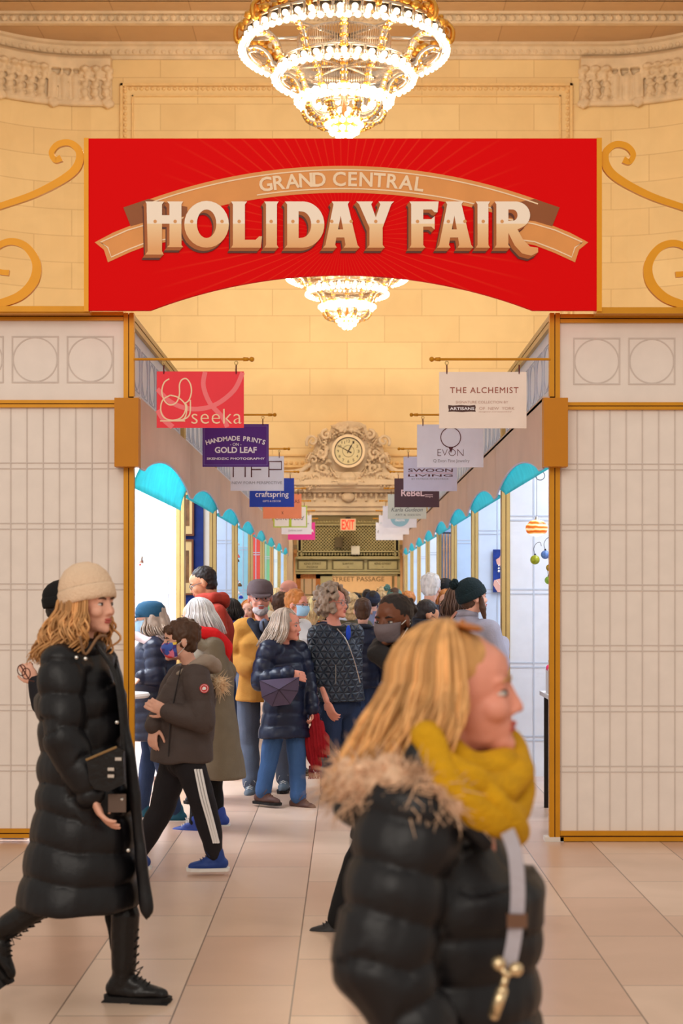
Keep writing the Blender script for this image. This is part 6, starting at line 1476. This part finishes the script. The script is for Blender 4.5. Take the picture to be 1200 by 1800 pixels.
# pendant lamp and glass ornaments, nearest right stall
dg = 12.2
c = P(943, 927, dg); t = empty('pendant_lamp', tuple(c), 'orange swirled glass pendant lamp hanging in the nearest right stall', 'lamp')
SW_ = bpy.data.materials.new('swirled_glass'); SW_.use_nodes = True; nt = SW_.node_tree; b = nt.nodes['Principled BSDF']; tc = nt.nodes.new('ShaderNodeTexCoord'); wv = nt.nodes.new('ShaderNodeTexWave'); wv.bands_direction = 'Z'; wv.inputs['Scale'].default_value = 9; wv.inputs['Distortion'].default_value = 3; nt.links.new(tc.outputs['Object'], wv.inputs[0])
cr = nt.nodes.new('ShaderNodeValToRGB'); e = cr.color_ramp.elements; e[0].color = (*lin((206, 84, 24)), 1); e[1].color = (*lin((250, 222, 170)), 1); n_ = e.new(.45); n_.color = (*lin((240, 150, 40)), 1); nt.links.new(wv.outputs['Fac'], cr.inputs[0]); nt.links.new(cr.outputs[0], b.inputs['Base Color']); b.inputs['Roughness'].default_value = .15
nt.links.new(cr.outputs[0], b.inputs['Emission Color']); b.inputs['Emission Strength'].default_value = .45
g = G(); g.lathe([(.02, .06), (.055, .05), (.085, .015), (.09, -.01), (.08, -.04), (.06, -.055)], tuple(c), 28); g.build('glass_shade', SW_, t, smooth=True)
g = G(); g.ell(c+Vector((0, 0, -.045)), (.06, .06, .028), 2); g.build('lamp_glow', mat('glow_warm', (255, 244, 224), .4, emit=3.0), t, smooth=True)
g = G(); g.cone(c+Vector((0, 0, .05)), c+Vector((0, 0, .085)), .02, .012, 12); g.build('cap', MET, t)
g = G(); g.cone(c+Vector((0, 0, .08)), (c.x, c.y, 3.3), .0025, .0025, 6); g.build('cord', mat('cord_grey', (150, 150, 160), .5), t)
t = empty('iron_ring', tuple(P(949, 835, dg)), 'thin wrought iron ring hanging above the orange pendant lamp', 'ring'); g = G(); cc = P(949, 836, dg); g.tube([(cc.x+.036*math.cos(a), cc.y, cc.z+.036*math.sin(a)) for a in [i*PI/10 for i in range(21)]], .003, 5); g.build('hoop', DARK, t); g = G(); g.cone(cc+Vector((0, 0, .036)), (cc.x, cc.y, 3.3), .002, .002, 5); g.build('hanger', DARK, t)
for px, py, r, col, lab in ((940, 984, .038, (176, 184, 40), 'yellow-green glass ball hanging from curled wire at right stall'), (958, 975, .035, (110, 150, 220), 'blue glass ball hanging beside the yellow-green one'), (966, 998, .030, (190, 150, 30), 'amber glass ball hanging against the right gold post'), (964, 1020, .032, (150, 190, 70), 'green glass ball, lowest of the hanging balls at the right stall')):
    c = P(px, py, dg-.1); t = empty('glass_ornament', tuple(c), lab, 'ornament', 'hanging stall ornaments'); g = G(); g.ell(c, r, 3); g.build('ball', mat('glass_%d' % py, col, .08, trans=.35, noise_=.35, nscale=30), t, smooth=True)
    g = G(); g.cone(c+Vector((0, 0, r-.003)), c+Vector((0, 0, r+.01)), .008, .007, 8); g.tube(spline([tuple(c+Vector(v)) for v in ((0, 0, r), (-.01, 0, r+.05), (.01, 0, r+.09), (.04, 0, r+.1), (.05, 0, r+.07))], 4), .002, 5); g.build('hook', DARK, t)
t = empty('display_stand', (P(975, 1, 11.2).x+.1, 11.2, 0), 'white display shelf on black frame at the edge of the nearest right stall', 'shelf'); z = P(0, 1219, 11.2).z; x0 = P(957, 0, 11.2).x
g = G(); g.box((x0, 10.9, z-.03), (x0+.5, 11.5, z)); g.build('shelf_board', mat('shelf_white', (230, 230, 236), .4), t)
for yy in (10.95, 11.45): g = G(); g.box((x0+.03, yy, 0), (x0+.06, yy+.03, z-.03)); g.build('leg', DARK, t)
g = G(); g.box((x0+.02, 11.1, z), (x0+.04, 11.3, z+.18)); tag(g.build('small_rack', mat('rack_white', (236, 236, 240), .4)), 'small white upright rack on the display shelf in the right stall', 'rack')
g = G(); c = P(964, 1174, 11.2); g.ell(c, (.02, .02, .025), 2); tag(g.build('pink_trinket', mat('trinket_pink', (240, 60, 120), .4)), 'bright pink trinket on top of the small white rack', 'trinket')
# jewellery poster, second right stall
yp = D0+PIT*2-.08; t = empty('jewellery_poster', (P(880, 0, yp).x, yp, P(0, 1041, yp).z), 'blue poster of a woman with pearl earring and bare neck in the second right stall', 'poster')
x0, z1 = pl(866, 966, yp); x1, z0 = pl(906, 1041, yp)
g = G(); g.box((x0, yp-.02, z0), (x1, yp, z1)); g.build('board', mat('poster_blue', (24, 52, 130), .4, noise_=.3, nscale=20), t)
g = G(); g.plate([[pl(*p, yp) for p in ((906, 966), (884, 966), (877, 980), (871, 984), (873, 992), (878, 994), (880, 1002), (882, 1016), (868, 1020), (866, 1028), (874, 1041), (906, 1041))]], yp-.02, .003); g.build('printed_figure', mat('poster_skin', (230, 176, 160), .5), t)
g = G()
for i, r in enumerate((.010, .012, .014)): p = P(876, 994+i*5, yp); g.ell((p.x, yp-.025, p.z), (r, .003, r), 1)
for i in range(12): p = P(872+i*1.8, 1020+9*math.sin(i/11*PI), yp); g.ell((p.x, yp-.025, p.z), (.006, .003, .006), 1)
g.build('printed_pearls', mat('pearl', (240, 238, 232), .3), t)
# wood slats and dark curtain, fourth right stall
yp = D0+PIT*4-.12; t = empty('slatted_rack', (P(784, 0, yp).x, yp, 0), 'brown wooden slat rack with dark drape in the fourth right stall', 'rack')
x0, _ = pl(776, 900, yp); zt = P(0, 938, yp).z
for i in range(4): g = G(); xx = x0+.02+i*.042; g.box((xx, yp-.02, .1), (xx+.02, yp, zt)); g.build('slat', mat('slat_wood', (190, 140, 100), .5, noise_=.15), t)
g = G(); g.box((x0+.17, yp-.02, .1), (x0+.26, yp, zt)); g.box((x0-.01, yp-.03, zt), (x0+.3, yp, zt+.02)); g.build('drape', mat('drape_dark', (44, 40, 52), .8), t)
# framed pictures on blue cloth, second left stall
yp = D0+PIT*2-.08
g = G(); x1 = XL-.13; g.box((x1-.9, yp-.01, .3), (x1, yp+.01, 3.0)); tag(g.build('blue_cloth', mat('cloth_blue_display', (34, 52, 116), .9, noise_=.15), None), 'dark blue display cloth hung in the second left stall', 'cloth')
for (a, b_, c_, d_, lab) in ((300, 862, 341, 942, 'upper gold framed picture on the blue cloth'), (300, 948, 340, 1046, 'lower brown framed picture on the blue cloth')):
    yy = yp-.03; x0, z1 = pl(a, b_, yy); x1, z0 = pl(c_, d_, yy); t = empty('framed_picture', ((x0+x1)/2, yy, z0), lab, 'picture')
    g = G(); g.plate([rect(x0, z0, x1, z1), rect(x0+.02, z0+.02, x1-.02, z1-.02)[::-1]], yy+.015, .025); g.build('frame', mat('frame_mahogany', (110, 62, 34), .4), t)
    g = G(); g.box((x0+.01, yy, z0+.01), (x1-.01, yy+.012, z1-.01)); g.build('mount', mat('mount_gold', (222, 190, 130), .5), t)
    g = G(); w_ = x1-x0; h_ = z1-z0; g.box((x0+.2*w_, yy-.003, z0+.22*h_), (x1-.2*w_, yy+.004, z1-.2*h_)); g.build('print', mat('print_sepia', (120, 84, 50), .5, noise_=.6, nscale=9), t)
# hanging ornaments, fourth left stall
yp = D0+PIT*4-.35; rnd = random.Random(12)
cols = [('red', (214, 30, 40)), ('white', (236, 232, 232)), ('blue', (40, 60, 170)), ('teal', (60, 170, 190)), ('coral', (240, 120, 110)), ('brown', (110, 80, 50))]
for i in range(16):
    px = 414+rnd.uniform(-5, 6)+(i/16)*4; py = 952+i*7.2; nm, c_ = cols[i % 6]; p = P(px, py, yp+rnd.uniform(-.1, .1))
    t = empty('felt_ornament', tuple(p), '%s felt ornament, %s on the string in the fourth left stall' % (nm, ['topmost', 'second from top', 'third from top', 'fourth from top', 'fifth from top', 'sixth from top', 'seventh from top', 'eighth from top', 'eighth from bottom', 'seventh from bottom', 'sixth from bottom', 'fifth from bottom', 'fourth from bottom', 'third from bottom', 'second from bottom', 'lowest'][i]), 'ornament', 'hanging stall ornaments')
    g = G(); g.lathe([(.0, .0), (.035, .005), (.03, .03), (.012, .05), (0, .052)], tuple(p), 10); g.build('body', mat('felt_'+nm, c_, .9), t, smooth=True)
    g = G(); g.ell(p+Vector((0, 0, .06)), .016, 1); g.build('head', mat('felt_cream', (240, 224, 210), .9), t, smooth=True)
# white counter and lampshade at the nearest left stall
dc = 10.35; c = P(240, 1218, dc); t = empty('counter_table', (c.x-.12, dc, 0), 'round white counter table beside the left gold post', 'table')
g = G(); g.lathe([(.0, -.03), (.2, -.03), (.21, -.015), (.2, 0), (0, 0)], (c.x-.12, dc, c.z), 32); g.build('table_top', mat('top_white', (236, 234, 236), .3), t, smooth=False)
g = G(); g.cone((c.x-.12, dc, .02), (c.x-.12, dc, c.z-.03), .03, .03, 16); g.cone((c.x-.12, dc, 0), (c.x-.12, dc, .02), .14, .12, 20); g.build('pedestal', mat('pedestal_grey', (150, 150, 160), .4, .3), t)
t = empty('white_lampshade', (c.x-.12, dc, c.z), 'small white cone shade standing on the round white counter', 'lampshade'); g = G(); g.lathe([(.09, .02), (.055, .16), (.05, .16), (.085, .02)], (c.x-.12, dc, c.z), 24); g.build('shade', mat('shade_white', (240, 240, 244), .6), t, smooth=True); g = G(); g.cone((c.x-.12, dc, c.z), (c.x-.12, dc, c.z+.06), .03, .01, 12); g.build('base', MET, t)
p = P(248, 990, 12.2); t = empty('hanging_trinket', tuple(p), 'tiny hanging bell trinket with coloured beads against the bright white wall', 'trinket'); g = G(); g.lathe([(.0, 0), (.02, .0), (.014, .05), (.004, .06), (0, .06)], tuple(p), 12); g.build('bell', MET, t, smooth=True); g = G(); g.cone(p+Vector((0, 0, .06)), (p.x, p.y, 3.3), .0015, .0015, 4); g.build('thread', MET, t)
g = G(); g.ell(p+Vector((-.008, 0, -.012)), .009, 1); g.build('bead', mat('bead_red', (200, 60, 60), .4), t)
# bits left on the floor under the front walls
c = P(1055, 1477, 10.3); g = G(); g.lathe([(0, 0), (.055, 0), (.06, .01), (.06, .10), (.05, .12), (0, .12)], (c.x, c.y, 0), 20); tag(g.build('red_canister', mat('canister_red', (150, 16, 24), .4)), 'dark red round canister lying under the right front wall', 'canister')
c = P(1150, 1477, 10.4); g = G(); g.box((c.x-.28, 10.35, 0), (c.x+.4, 10.5, .085)); g.box((c.x-.30, 10.33, .0), (c.x-.28, 10.36, .1)); g.box((c.x-.28, 10.34, .03), (c.x+.4, 10.35, .05)); tag(g.build('storage_crate', mat('crate_tan', (150, 118, 70), .6)), 'low tan crate pushed under the right front wall', 'crate')
c = P(20, 1480, 10.0); t = empty('paper_pack', (c.x, 10.05, 0), 'flat blue and white pack on the floor under the left front wall', 'pack'); g = G(); g.box((c.x-.1, 10.0, 0), (c.x+.1, 10.12, .03)); g.build('pack', mat('pack_white', (210, 214, 230), .5), t); g = G(); g.box((c.x-.06, 9.995, .006), (c.x+.08, 10.125, .032)); g.build('wrapper', mat('pack_blue', (70, 80, 140), .5), t)

for o_ in COL.objects:
    l_ = o_.get('label')
    if l_ and len(l_.split()) > 15: print('LONGLABEL', o_.name, len(l_.split()), l_)
